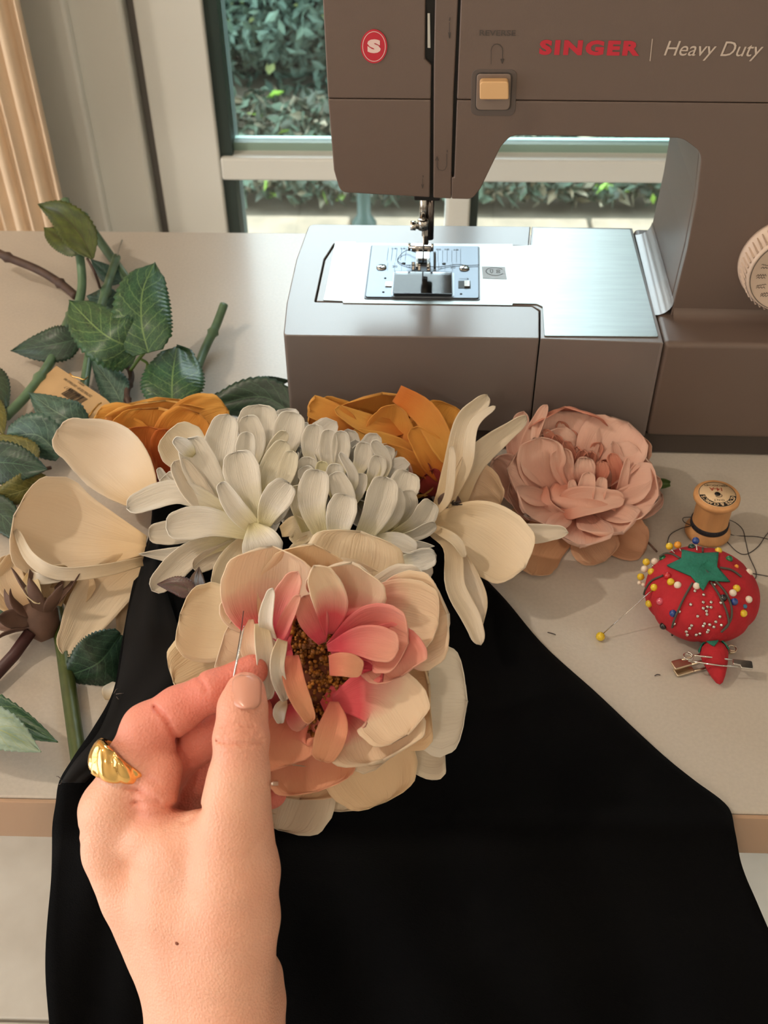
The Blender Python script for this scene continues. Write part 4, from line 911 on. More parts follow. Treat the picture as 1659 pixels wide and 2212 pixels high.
# ---- right magnolia
f4 = frm(900, 820, 2.765)
QD = plane(1090, .606, .12)
mr = empty('ivory_magnolia', pdp(960, 1110, .655), 'ivory cloth magnolia with long twisting petals, right end of the row', 'flower', 'cloth flowers along the neckline')
mp4 = lambda pts, wd, **k: mp3(pts, wd, o=mr, D=QD, f=f4, s=2.765, **k)
mp4([(120, 800, -22), (330, 640, -26), (500, 740, -28)], 300, shape='oval', cup=.2, color=(.88, .70, .55))
mp4([(200, 900, -20), (640, 930, -24), (905, 915, -10)], 125, shape='strip', cup=.7, roll=15)
mp4([(220, 780, -14), (340, 480, -16), (655, 215, -2)], 150, shape='strip', cup=.4, roll=[0, -15, -35], color=(.97, .92, .84))
mp4([(150, 800, -10), (240, 500, -12), (300, 250, -6), (420, 90, 4)], 150, shape='strip', cup=.5, roll=[20, 10, -5, -25], color=(.97, .93, .86))
mp4([(180, 760, -4), (300, 520, -2), (340, 280, 2), (470, 160, 6)], 75, shape='strip', cup=.3, roll=[40, 30, 30, 40], color=(1, .97, .92))
mp4([(120, 800, -2), (190, 700, 2), (215, 500, 3), (210, 400, 2)], 55, shape='strip', cup=.4, roll=30, color=(1, .96, .9))
mp4([(110, 830, -10), (360, 900, -10), (660, 1130, -4)], 430, shape='fan', cup=.3, curl=.2, color=(.98, .90, .78))
mp4([(110, 900, -6), (210, 1020, 0), (230, 1240, 2), (330, 1430, 0), (385, 1585, 0)], 120, shape='full', cup=.4, roll=[20, 30, 10, 0, -10], color=(.95, .88, .78), ruffle=.04)
mp4([(200, 980, -6), (300, 1150, -6), (370, 1330, -6), (350, 1520, -4)], 130, shape='strip', cup=.4, roll=[-20, -20, -15, -10], color=(.92, .84, .73))
mp4([(90, 880, 0), (230, 960, 6), (290, 1060, 4)], 60, shape='strip', cup=.5, color=(1, .95, .86))
MB().ball(pdp(968, 1092, .622), .008, 14).build('receptacle', m_cal, mr)
q = MB()
for k in range(7): q.tube([pdp(972, 1090, .612), pdp(980+k*3, 1086+((k*7) % 11)-5, .603)], .0004, 4)
tag(q.build('stamens', mat('dark_stamen', (50, 36, 30), .6), mr), kind='stuff')
# ---- peony
PD = plane(1020, .665, .01)
pn = empty('peach_peony', pz(1245, 1110, .0), 'peach pink cloth peony with ruffled open cup, lying before the machine', 'flower')
mp5 = lambda pts, wd, m=p_peony, **k: mp3(pts, wd, o=pn, D=PD, f=f4, s=2.765, m=m, **k)
mp5([(950, 780, -24), (740, 1000, -26), (690, 1165, -26)], 290, m=p_peonyo, shape='full', color=(.9, .86, .8), cup=.1)
mp5([(850, 720, -26), (690, 830, -30), (560, 860, -32)], 220, m=p_peonyo, shape='full', color=(.8, .78, .72), cup=.1)  # left guard petal: its shadow is put into the darker tint
mp5([(1000, 800, -20), (1230, 960, -24), (1370, 1010, -26)], 330, m=p_peonyo, shape='full', cup=.1, color=(.97, .9, .88))
mp5([(1000, 780, -12), (1040, 960, -16), (1120, 1085, -20)], 300, m=p_peonyo, shape='fan', cup=.1)
mp5([(900, 720, -10), (640, 660, -12), (455, 480, -4)], 260, shape='full', cup=.3, ruffle=.08, rfreq=5, roll=-20)
mp5([(920, 760, -6), (680, 760, -6), (560, 620, 0)], 200, shape='full', cup=.3, ruffle=.07, rfreq=5, roll=-25)
mp5([(1060, 760, -10), (1300, 760, -10), (1468, 690, -4)], 200, shape='full', cup=.3, ruffle=.08, rfreq=5, roll=20)
mp5([(1180, 640, -18), (1240, 460, -20), (1300, 305, -10)], 290, shape='fan', cup=.4, color=(1, .95, .88))
mp5([(960, 620, -22), (900, 350, -26), (880, 112, -8)], 480, m=p_peonyi, shape='fan', cup=.55, curl=.4, ruffle=.03)
mp5([(780, 640, -10), (620, 420, -14), (640, 190, -6)], 150, shape='strip', cup=.5, roll=20)
mp5([(800, 640, -6), (670, 440, -6), (780, 150, 2)], 110, shape='strip', cup=.5, roll=30, color=(1, 1, .98))
for k, (x, y, h, w_) in enumerate(((880, 370, -2, 90), (1000, 420, -4, 80), (1050, 430, -4, 90), (960, 400, -8, 90), (820, 330, -6, 80), (760, 300, -4, 70), (1100, 380, -8, 90), (850, 250, -12, 100), (930, 300, -14, 100), (1010, 340, -12, 80), (1150, 480, -4, 80), (890, 440, 0, 70))):
    mp5([(960, 600, -8), ((x+960)/2, (y+600)/2+10, h-3), (x, y, h+4)], w_, m=p_peonyi, shape='fan', cup=.5, ruffle=.12, rfreq=5, roll=(k*37) % 60-30)
mp5([(1180, 700, -4), (1230, 600, -4), (1170, 370, 2)], 90, shape='strip', cup=.5, ruffle=.06, roll=-20)
mp5([(1160, 700, 0), (1200, 560, 4), (1160, 440, 6)], 80, m=p_peonyi, shape='fan', cup=.6, ruffle=.1)
mp5([(1180, 740, 0), (1260, 640, 4), (1320, 510, 6)], 100, shape='strip', cup=.4, ruffle=.08, roll=-15)
mp5([(1200, 720, 2), (1230, 620, 6), (1260, 470, 8)], 60, shape='strip', cup=.4, roll=-20)
mp5([(940, 760, 0), (760, 560, 4), (740, 345, 12)], 290, shape='fan', cup=.45, ruffle=.05, rfreq=4)
mp5([(960, 700, 2), (880, 560, 6), (860, 410, 10)], 140, shape='fan', cup=.4, ruffle=.08)
mp5([(1000, 640, 4), (1000, 560, 8), (1010, 465, 8)], 130, shape='full', cup=.2, ruffle=.15, rfreq=6)
mp5([(1050, 620, 4), (1100, 560, 8), (1110, 490, 8)], 90, m=p_peonyi, shape='full', cup=.2, ruffle=.15, rfreq=6)
mp5([(1000, 760, 8), (1010, 680, 14), (1030, 555, 15)], 105, shape='full', cup=.4, notch=.05)
mp5([(1060, 760, 8), (1090, 680, 14), (1112, 585, 14)], 80, shape='full', cup=.4)
mp5([(960, 760, 6), (940, 690, 12), (925, 600, 12)], 60, shape='full', cup=.4)
mp5([(1020, 800, 4), (1260, 740, 6), (1455, 590, 8)], 190, shape='oval', cup=.4, roll=15)
mp5([(1000, 840, 2), (1200, 790, 6), (1330, 740, 10)], 150, shape='oval', cup=.4, roll=20)
mp5([(860, 800, 8), (960, 740, 16), (1240, 715, 14)], 190, shape='oval', cup=.5, roll=15, color=(1, 1, 1.0))
mp5([(1000, 640, 6), (980, 740, 16), (970, 835, 10)], 420, shape='full', cup=-.3, curl=-.3)
mp5([(760, 640, 4), (760, 760, 10), (900, 830, 6)], 130, shape='oval', cup=.4, roll=-20)
whorl(pz(1248, 1080, .012), Vector((0, -.25, 1)), 9, .048, .042, 70, 45, p_peony, pn, seed=31, shape='fan', cup=.35, curl=.1, ruffle=.05)
MB().lathe([(.004, 0), (.010, .003), (.012, .012), (.006, .018)], pz(1248, 1085, .001), seg=14).build('calyx', m_cal, pn)
ppetal('sepal', [(1405, 1050, 0), (1425, 1045, 2), (1447, 1045, 0)], 22, mat('bud_green', (70, 92, 42), .5), pn, plane(1045, tdep(1430, 1060)-.008), shape='oval', cup=.8)
MB().tube([pz(1396, 1168, .004), pz(1410, 1182, .006), pz(1419, 1192, .003)], .0006, 6).build('stem', m_cal, pn)
# ---- orange roses
def f0(pts): return [(a/2.514, 380+b/2.514, h) for a, b, h in pts]
OD1 = plane(960, .670, .01)
o1 = empty('orange_rose', pz(350, 1020, 0), 'orange cloth rose behind the cream magnolia, beside the paper tag', 'flower', 'orange cloth roses')
def po(pts, wd, m=p_or, o=o1, D=OD1, f=f0, s=2.514, **k): return ppetal('petal', f(pts), wd/s, m, o, D, seed=len(o.children)+40, rows=16, cols=14, **k)
po([(880, 1500, -14), (900, 1330, -16), (900, 1222, -6)], 640, shape='full', cup=.15, ruffle=.025, rfreq=6)
po([(900, 1500, -10), (1060, 1350, -12), (1240, 1275, -6)], 300, shape='full', cup=.25, ruffle=.05, rfreq=5)
po([(860, 1520, -8), (680, 1400, -10), (500, 1345, -6)], 300, shape='full', cup=.3, ruffle=.05, rfreq=4, roll=-15)
po([(880, 1540, -4), (850, 1400, -4), (860, 1262, 2)], 480, shape='full', cup=.2, ruffle=.04, rfreq=5, color=(1, .93, .85))
po([(940, 1560, 0), (1000, 1420, 0), (1080, 1290, 4)], 330, shape='full', cup=.25, ruffle=.04, color=(1, .86, .72))
po([(820, 1580, 2), (720, 1450, 2), (640, 1350, 4)], 230, shape='full', cup=.3, color=(1, .88, .7), roll=-10)
po([(830, 1680, 4), (800, 1500, 6), (810, 1360, 10)], 270, m=p_or2, shape='fan', cup=.3)
po([(900, 1660, 4), (930, 1520, 6), (960, 1380, 8)], 250, m=p_or2, shape='fan', cup=.3, color=(1, .8, .7))
po([(820, 1760, 8), (760, 1640, 8), (700, 1500, 8)], 240, m=p_or2, shape='fan', cup=.3, color=(.9, .7, .6))
po([(830, 1790, 10), (820, 1720, 12), (830, 1640, 12)], 150, m=p_red, shape='fan', cup=.3)
whorl(pz(345, 1010, .014), Vector((0, -.1, 1)), 8, .044, .042, 70, 50, p_or, o1, seed=61, shape='fan', cup=.3, curl=.1, ruffle=.04)
MB().ball(pz(345, 1015, .016), .013, 14).build('receptacle', mat('heart_orange', (120, 44, 24), .7), o1)
OD2 = plane(950, .652, .01)
o2 = empty('orange_rose', pz(850, 1040, 0), 'orange cloth rose with a curled rim against the sewing machine base', 'flower', 'orange cloth roses')
pq = lambda pts, wd, m=p_or, **k: po(pts, wd, m=m, o=o2, D=OD2, f=f1, s=2.074, **k)
pq([(1300, 380, -16), (1420, 220, -20), (1500, 80, -16)], 300, shape='full', cup=.2, color=(.92, .82, .62))
pq([(1250, 330, -16), (1180, 150, -20), (1170, 0, -8)], 480, shape='full', cup=.25, ruffle=.03, color=(.96, .88, .8), curl=.2)
pq([(1240, 330, -12), (1040, 220, -16), (850, 95, -4)], 260, shape='full', cup=.3, ruffle=.03, roll=-15)
pq([(1060, 260, -4), (1000, 150, 2), (860, 80, 4), (845, 75, 6)], 110, shape='strip', cup=.4, roll=-10, color=(1, .95, .9))
pq([(1300, 180, -6), (1130, 170, 0), (960, 90, 4)], 100, shape='oval', cup=.4, roll=-20)
pq([(1200, 330, -4), (1210, 180, -4), (1230, 70, 4)], 220, shape='oval', cup=.4, color=(1, .9, .85))
pq([(1240, 20, 2), (1370, 110, 8), (1440, 230, 8), (1480, 330, 6)], 120, shape='strip', cup=.5, roll=-15)
pq([(1440, 410, 2), (1400, 300, 4), (1300, 180, 8)], 150, shape='oval', cup=.4, color=(1, .88, .75), roll=-10)
pq([(1400, 400, -2), (1250, 280, 2), (1030, 200, 4)], 110, shape='strip', cup=.3, roll=-15)
pq([(1420, 400, 0), (1300, 320, 4), (1170, 260, 5)], 80, shape='strip', cup=.4, color=(1, .86, .74))
pq([(1360, 460, -8), (1280, 380, -8), (1180, 300, -6)], 240, m=p_or2, shape='fan', cup=.3)
pq([(1400, 480, -2), (1340, 420, 0), (1290, 350, 0)], 170, m=p_red, shape='fan', cup=.4)
pq([(1450, 480, 0), (1400, 430, 2), (1360, 390, 2)], 130, m=p_red, shape='fan', cup=.4, color=(1.3, 1, 1))
pq([(1300, 470, 0), (1260, 400, 4), (1220, 330, 4)], 130, m=p_peony, shape='fan', cup=.4)
whorl(pz(850, 1030, .014), Vector((0, -.1, 1)), 8, .042, .042, 70, 48, p_or, o2, seed=71, shape='fan', cup=.3, curl=.1, ruffle=.04)
MB().ball(pz(850, 1035, .016), .013, 14).build('receptacle', mat('heart_orange', (120, 44, 24), .7), o2)
# ================================================================ hand
HK = .965
def hp(x, y, d): return np.array(pdp(x, y, d*HK))
def caps(P, A, ra, B, rb):
    ab = B-A; t = np.clip(((P-A)@ab)/(ab@ab), 0, 1); return np.linalg.norm(P-(A+t[:, None]*ab), axis=1)-(ra+(rb-ra)*t)
def smin(a, b, k):
    h = np.clip(.5+.5*(b-a)/k, 0, 1); return b*(1-h)+a*h-k*h*(1-h)
chains_palm = [
 [(228, 1752, .472, .0112), (243, 1840, .478, .0124), (292, 1935, .480, .0138), (355, 2050, .480, .0152), (402, 2150, .478, .0163), (405, 2260, .478, .0168), (405, 2420, .475, .0170)],
 [(512, 1700, .443, .0105), (508, 1790, .446, .0130), (508, 1880, .450, .0168), (503, 1980, .455, .0190), (497, 2080, .458, .0181), (505, 2180, .460, .0176), (507, 2420, .462, .0180)],
 [(330, 1800, .466, .0125), (385, 1850, .466, .0165), (400, 1950, .468, .0210), (430, 2060, .470, .0210), (450, 2180, .472, .0215), (455, 2420, .472, .0215)],
 [(285, 1860, .492, .0140), (345, 1990, .494, .0160), (420, 2120, .490, .0170), (450, 2250, .486, .0175), (450, 2420, .484, .018)],
 [(440, 1800, .456, .0095), (400, 1830, .458, .0120)],
 [(568, 2105, .474, .0070), (566, 2160, .472, .0078), (560, 2420, .470, .008)]]
fingers = {
 'thumb': [(508, 1880, .450, .0150), (510, 1740, .441, .0112), (520, 1660, .439, .0104), (521, 1596, .439, .0108), (524, 1530, .442, .0096), (530, 1495, .446, .0082)],
 'index': [(243, 1800, .476, .0118), (250, 1735, .468, .0122), (285, 1650, .466, .0113), (322, 1578, .466, .0116), (385, 1532, .464, .0094), (460, 1492, .462, .0082), (545, 1448, .463, .0068)],
 'index_pad': [(338, 1716, .461, .0086), (352, 1660, .463, .0078)],
 'middle': [(262, 1830, .492, .0115), (325, 1720, .484, .0112), (365, 1645, .482, .0105), (440, 1592, .478, .0098), (510, 1555, .475, .0088), (552, 1535, .476, .0075)],
 'ring': [(290, 1860, .500, .011), (370, 1755, .495, .0105), (410, 1690, .493, .0104), (480, 1640, .490, .0096), (545, 1612, .490, .0080)],
 'little': [(330, 1890, .508, .0105), (410, 1795, .504, .0095), (450, 1738, .503, .0092), (520, 1725, .505, .0082), (585, 1712, .496, .0074)]}
allp = [hp(*q[:3]) for c in chains_palm+list(fingers.values()) for q in c if q[1] < 2400]
lo = np.min(allp, 0)-.026; hi = np.max(allp, 0)+.026
vx = .00095; dims = np.ceil((hi-lo)/vx).astype(int)
ax_ = [lo[i]+np.arange(dims[i])*vx for i in range(3)]
G = np.stack(np.meshgrid(*ax_, indexing='ij'), -1).reshape(-1, 3)
def chain(P, ch, k):
    d = None
    for a, b in zip(ch[:-1], ch[1:]):
        c = caps(P, hp(*a[:3]), a[3]*HK, hp(*b[:3]), b[3]*HK); d = c if d is None else (np.minimum(d, c) if k == 0 else smin(d, c, k))
    return d
palm = None
for c in chains_palm: q = chain(G, c, .002); palm = q if palm is None else smin(palm, q, .012)
palm = smin(palm, chain(G, fingers['index_pad'], 0)+0, .004)
SD = None
for nme, kk in (('thumb', .010), ('index', .006), ('middle', .005), ('ring', .005), ('little', .005)):
    f_ = smin(palm, chain(G, fingers[nme], .0035), kk); SD = f_ if SD is None else smin(SD, f_, .0010)
# skin creases: shallow folds along short lines on the near side
def proj(P):
    q = P-np.array(CAM); z = q@np.array(fw); return W/2+F*(q@np.array(rt))/z, H/2-F*(q@np.array(up))/z, z
near = np.abs(SD) < .004; idx = np.where(near)[0]; X_, Y_, Z_ = proj(G[idx]); add = np.zeros(len(idx))
def crease(pts, depth, wpx, zmax):
    global add
    best = np.full(len(idx), 1e9)
    for (a, b), (c, d) in zip(pts[:-1], pts[1:]):
        ab = np.array([c-a, d-b], float); t = np.clip(((X_-a)*ab[0]+(Y_-b)*ab[1])/(ab@ab), 0, 1)
        best = np.minimum(best, np.hypot(X_-(a+t*ab[0]), Y_-(b+t*ab[1])))
    add = add+depth*np.exp(-(best/wpx)**2)*(Z_ < zmax*HK)
crease([(470, 1600), (500, 1606), (540, 1607), (566, 1603)], .0016, 4, .445)
crease([(482, 1570), (515, 1564), (548, 1570)], .0011, 4, .445); crease([(476, 1582), (520, 1579), (560, 1585)], .0010, 3.5, .445); crease([(484, 1592), (520, 1590), (552, 1594)], .0007, 3.5, .445)
crease([(334, 1528), (358, 1550), (375, 1585), (382, 1600)], .0020, 5, .475)
crease([(428, 1462), (440, 1478), (446, 1492)], .0011, 5, .47)
crease([(290, 1733), (340, 1738), (400, 1746), (436, 1744)], .0012, 5, .47)
crease([(272, 1700), (300, 1708), (330, 1722), (345, 1732)], .0016, 5, .47)
crease([(285, 1716), (310, 1722), (330, 1735)], .0006, 4, .47); crease([(270, 1672), (310, 1676), (340, 1690)], .0009, 5, .47)
crease([(435, 1750), (415, 1768), (395, 1778)], .0006, 5, .47)
crease([(540, 1838), (560, 1818), (576, 1795)], .0006, 5, .46); crease([(560, 1850), (578, 1838), (592, 1822)], .0003, 5, .46)
crease([(172, 1795), (182, 1806), (180, 1822)], .0006, 7, .50)
SD[idx] += add
SDg = SD.reshape(dims)
def surface_nets(D, lo, vx):
    ins = D < 0; nx, ny, nz = D.shape; c = np.zeros((nx-1, ny-1, nz-1, 3)); n = np.zeros((nx-1, ny-1, nz-1)); I = np.indices((nx-1, ny-1, nz-1)).transpose(1, 2, 3, 0).astype(float)
    act = np.zeros((nx-1, ny-1, nz-1), bool); s = [slice(0, -1), slice(1, None)]
    corner = lambda i, j, k: D[s[i], s[j], s[k]]
    for a in range(3):
        for u in (0, 1):
            for v in (0, 1):
                o0 = [0, 0, 0]; o0[(a+1) % 3] = u; o0[(a+2) % 3] = v; o1 = list(o0); o1[a] = 1
                d0 = corner(*o0); d1 = corner(*o1); m = (d0 < 0) != (d1 < 0); act |= m
                t = np.where(m, d0/np.where(m, d0-d1, 1), 0); n += m
                for q in range(3): c[..., q] += m*(o0[q]+(t if q == a else 0))
    ids = np.full(act.shape, -1); ids[act] = np.arange(act.sum())
    P = (I[act]+c[act]/n[act][:, None])*vx+lo; Q = []
    for a in range(3):
        b, e = (a+1) % 3, (a+2) % 3
        d0 = np.take(D, range(0, D.shape[a]-1), a); d1 = np.take(D, range(1, D.shape[a]), a); m = (d0 < 0) != (d1 < 0)
        w_ = np.argwhere(m); ok = (w_[:, b] > 0) & (w_[:, e] > 0) & (w_[:, b] < D.shape[b]-1) & (w_[:, e] < D.shape[e]-1); w_ = w_[ok]; flip = d0[tuple(w_.T)] < 0
        def g(db, de): q = w_.copy(); q[:, b] -= db; q[:, e] -= de; return ids[tuple(q.T)]
        q = np.stack([g(1, 1), g(0, 1), g(0, 0), g(1, 0)], 1); q[~flip] = q[~flip][:, ::-1]; Q.append(q)
    return P, np.concatenate(Q)
HPp, HQ = surface_nets(SDg, lo, vx)
print('hand verts', len(HPp))
pe = empty('person', hp(430, 2000, .52), 'bare left hand and wrist with a needle pinched between thumb and forefinger', 'person')
m_skin = bpy.data.materials.new('skin'); m_skin.use_nodes = True; n_ = m_skin.node_tree.nodes; l_ = m_skin.node_tree.links; b_ = n_['Principled BSDF']
at_ = n_.new('ShaderNodeAttribute'); at_.attribute_name = 'flush'
mx_ = n_.new('ShaderNodeMix'); mx_.data_type = 'RGBA'; mx_.inputs[6].default_value = lin((232, 176, 150)); mx_.inputs[7].default_value = lin((220, 122, 108)); l_.new(at_.outputs['Fac'], mx_.inputs[0])
tc_ = n_.new('ShaderNodeTexCoord'); nz1 = n_.new('ShaderNodeTexNoise'); nz1.inputs['Scale'].default_value = 45; nz1.inputs['Detail'].default_value = 5; l_.new(tc_.outputs['Object'], nz1.inputs['Vector'])
mm = n_.new('ShaderNodeMix'); mm.data_type = 'RGBA'; mm.blend_type = 'MULTIPLY'; mm.inputs[0].default_value = .35; rp_ = n_.new('ShaderNodeValToRGB'); rp_.color_ramp.elements[0].color = (.86, .70, .66, 1); rp_.color_ramp.elements[0].position = .35; rp_.color_ramp.elements[1].position = .65
l_.new(nz1.outputs[0], rp_.inputs[0]); l_.new(mx_.outputs[2], mm.inputs[6]); l_.new(rp_.outputs[0], mm.inputs[7]); l_.new(mm.outputs[2], b_.inputs['Base Color'])
b_.inputs['Roughness'].default_value = .5; b_.inputs['Subsurface Weight'].default_value = .18; b_.inputs['Subsurface Scale'].default_value = .006; b_.inputs['Subsurface Radius'].default_value = (1, .4, .25); b_.inputs['Specular IOR Level'].default_value = .38
nz2 = n_.new('ShaderNodeTexVoronoi'); nz2.inputs['Scale'].default_value = 900; l_.new(tc_.outputs['Object'], nz2.inputs['Vector'])
nz3 = n_.new('ShaderNodeTexNoise'); nz3.inputs['Scale'].default_value = 160; nz3.inputs['Detail'].default_value = 4; l_.new(tc_.outputs['Object'], nz3.inputs['Vector'])
ad_ = n_.new('ShaderNodeMath'); ad_.operation = 'ADD'; l_.new(nz2.outputs['Distance'], ad_.inputs[0]); l_.new(nz3.outputs[0], ad_.inputs[1])
bp_ = n_.new('ShaderNodeBump'); bp_.inputs['Strength'].default_value = .4; bp_.inputs['Distance'].default_value = .0006; l_.new(ad_.outputs[0], bp_.inputs['Height']); l_.new(bp_.outputs[0], b_.inputs['Normal'])
me = bpy.data.meshes.new('hand'); o0 = np.array(pe.location)
me.vertices.add(len(HPp)); me.vertices.foreach_set('co', (HPp-o0).astype(np.float32).ravel())
me.loops.add(len(HQ)*4); me.loops.foreach_set('vertex_index', HQ.astype(np.int32).ravel()); me.polygons.add(len(HQ)); me.polygons.foreach_set('loop_start', np.arange(len(HQ), dtype=np.int32)*4)
me.update(calc_edges=True); me.validate(); me.polygons.foreach_set('use_smooth', [True]*len(me.polygons)); me.materials.append(m_skin)
fl_ = np.zeros(len(HPp))
for ch, s_, wd_ in ((fingers['index'][3:], .85, .014), (fingers['middle'][2:], .9, .016), (fingers['ring'][1:], .9, .016), (fingers['little'][1:], .95, .016), (fingers['thumb'][3:], .35, .012), (fingers['index_pad'], .55, .010)):
    for a, b in zip(ch[:-1], ch[1:]): fl_ = np.maximum(fl_, s_*np.clip(1.25-(caps(HPp, hp(*a[:3]), .004, hp(*b[:3]), .004))/wd_, 0, 1))
at2 = me.attributes.new('flush', 'FLOAT', 'POINT'); at2.data.foreach_set('value', fl_.astype(np.float32))
ho = bpy.data.objects.new('hand', me); COL.objects.link(ho); ho.parent = pe
md = ho.modifiers.new('s', 'SMOOTH'); md.factor = .5; md.iterations = 2
# nails, lying on the surface: march along the ray to the skin
def skin_hit(px, py, d0=.40):
    for d in np.arange(d0, .52, .0004):
        p = hp(px, py, d); ijk = (p-lo)/vx; i = ijk.astype(int)
        if (i < 0).any() or (i >= dims-1).any(): continue
        if SDg[tuple(i)] < .0002: return d
    return None
m_nail = mat('nail', (208, 146, 124), .30, spec=.5, coat=.15); m_nailw = mat('nail_edge', (226, 206, 188), .3)
def nail(name, base, tip, wpx, m, lift=.0011, rows=14, cols=10, tipm=None):
    bx, by = base; tx, ty = tip; dx, dy = tx-bx, ty-by; L_ = math.hypot(dx, dy); nx_, ny_ = -dy/L_, dx/L_
    dA = skin_hit(bx+dx*.1, by+dy*.1) or .43; dB = skin_hit(bx+dx*.6, by+dy*.6) or dA; V_ = []; U_ = []
    for i in range(rows+1):
        t = i/rows; ww = wpx/2*math.sqrt(max(.02, 1-(1-min(1, t*3.6+.12))**2))*(math.sqrt(max(0, 1-((t-.78)/.24)**2)) if t > .78 else 1)
        c = dA+(dB-dA)*(t-.1)/.5
        for j in range(cols+1):
            u = -1+2*j/cols; x = bx+dx*t+nx_*u*ww; y = by+dy*t+ny_*u*ww
            d = c-lift/HK+(u*u)*wpx/2*.46/F*.42-.0004*math.sin(t*3) ; V_.append(hp(x, y, d)); U_.append((u*.5+.5, t))
    o = mesh(name, V_, [(i*(cols+1)+j, i*(cols+1)+j+1, (i+1)*(cols+1)+j+1, (i+1)*(cols+1)+j) for i in range(rows) for j in range(cols)], m, pe, uvs=U_, solid=.0007)
    return o
nail('nail', (532, 1531), (534, 1459), 62, m_nail, lift=.0007)
nail('nail', (588, 1693), (609, 1692), 9, m_nailw, lift=.0005)
d_ = skin_hit(383, 2037) or .44; MB().ball(hp(383, 2037, d_), .0009, 10, (1, 1, .6)).build('mole', mat('mole_brown', (120, 62, 40), .6), pe)
# ---- gold ring on the forefinger
g0, g1 = hp(250, 1735, .468), hp(322, 1578, .466); gc = hp(272, 1648, .4655); ga_ = norm(g1-g0); 
tocam = norm(np.array(CAM)-gc); e1 = norm(np.array(-rt)*.80+tocam*.62-ga_*np.dot(np.array(-rt)*.80+tocam*.62, ga_)); e2 = np.cross(ga_, e1)
ga2 = norm(ga_+e1*.16+e2*.10)
V_ = []; NA, NB = 120, 16
for i in range(NA):
    a = 2*math.pi*i/NA; dome = max(0, math.cos(a*.5))**5 if abs(math.cos(a*.5)) else 0; dome = (0.5+.5*math.cos(a))**2.2
    hw_ = .0016+.0060*dome; th = .0012+.0028*dome; rdir = e1*math.cos(a)+e2*math.sin(a)
    for j in range(NB):
        b = 2*math.pi*j/NB; ca, sb = math.cos(b), math.sin(b)
        rr = .0118+th*.7*(sb if sb > 0 else sb*.25); w_ = hw_*ca*(1 if abs(ca) > .3 else 1)
        ridge = dome*.0015*(abs(math.sin(a*4.2+ca*1.3))**.6-.5)*(1 if sb > 0 else 0)*2
        V_.append(gc+rdir*(rr+ridge)+ga2*w_)
m_gold = mat('gold', (238, 194, 120), .12, 1)
rg = mesh('ring', V_, [(i*NB+j, ((i+1) % NA)*NB+j, ((i+1) % NA)*NB+(j+1) % NB, i*NB+(j+1) % NB) for i in range(NA) for j in range(NB)], m_gold, loc=gc)
tag(rg, 'chunky gold dome ring with twisted ridges on the forefinger', 'ring')
# ---- needle and thread between the fingertips
nd = empty('sewing_needle', hp(500, 1483, .452), 'steel sewing needle pinched between thumb and forefinger beside the rose', 'needle')
a, b = hp(501, 1484, .4475), hp(527, 1352, .452)
MB().tube([a, a*.5+b*.5, b*.9+a*.1, b], [.00042, .00042, .00034, .00008], 8).build('shaft', m_chrome, nd)
q = MB().tube([tuple(p) for p in smooth_path([a, hp(508, 1440, .449), hp(516, 1390, .452), hp(522, 1352, .456), hp(526, 1320, .462)], 5)], .00018, 5)
q.build('thread', mat('dark_thread', (50, 44, 46), .7), nd)
# ================================================================ stems and leaves
l_green = leaf_mat('leaf_green', (30, 66, 44), (52, 94, 60), (128, 160, 96)); l_dark = leaf_mat('leaf_dark', (22, 44, 34), (44, 72, 54), (78, 112, 84)); l_blue = leaf_mat('leaf_blue', (40, 68, 60), (74, 108, 96), (120, 150, 126))
l_olive = leaf_mat('leaf_olive', (44, 60, 18), (78, 92, 34), (46, 30, 22)); l_pale = leaf_mat('leaf_pale', (120, 146, 130), (160, 180, 164), (150, 160, 80)); l_yel = leaf_mat('leaf_yellow_edge', (74, 78, 30), (110, 104, 44), (150, 150, 96))
s_green = mat('stem_green', (96, 126, 98), .35, var=.35, vscale=60, stretch=(1, 1, .3), bump=.2, bscale=120); s_dgreen = mat('stem_dark_green', (70, 82, 38), .4, var=.3, vscale=60, bump=.2); s_brown = mat('stem_brown', (78, 58, 50), .6, var=.3, vscale=80, bump=.4); s_lgreen = mat('petiole_green', (104, 132, 62), .5)
def leaf(parent, pts, wpx, m, roll=0, shape='leaf', seed=0, cup=-.12, **k):
    P = [np.array(pz(x, y, max(z, .0035))) for x, y, z in pts]
    if len(P) == 2: P.insert(1, (P[0]+P[1])/2+np.array([0, 0, .004]))
    dep = (Vector(P[len(P)//2])-CAM).dot(fw); hw = wpx*.5*dep/F; sides = []
    for i in range(len(P)):
        tg = norm(P[min(i+1, len(P)-1)]-P[max(i-1, 0)]); vd = norm(P[i]-np.array(CAM)); s = norm(np.cross(vd, tg)); nn = np.cross(s, tg); sides.append(s*math.cos(R(roll))+nn*math.sin(R(roll)))
    o = sheet('leaf', P, sides, hw, m, parent, shape=shape, cup=cup, serr=.11, nserr=18, rows=72, cols=12, seed=seed, ruffle=k.pop('ruffle', .04), rfreq=2, thick=.0005, crease=k.pop('crease', .06), **k)
    return o
def stem(parent, pts, rpx, m, name='stem', nodes=(), seg=10, taper=1.0):
    P = [tuple(p) for p in smooth_path([tuple(pz(x, y, z)) for x, y, z in pts], 8)]; n = len(P); r0 = rpx*(Vector(P[n//2])-CAM).dot(fw)/F; rd = [r0*(1+(taper-1)*i/(n-1)) for i in range(n)]
    for t in nodes:
        k = int(t*(n-1)); rd[k] *= 1.4
    return MB().tube(P, rd, seg).build(name, m, parent)
def sprig(pt, label, grp=None, name='rose_stem', cat='stem'): return empty(name, pz(*pt), label, cat, grp)
GS = None
a = sprig((100, 780, 0), 'long green cut stem leaning over the curtain side, with olive leaves near its top')
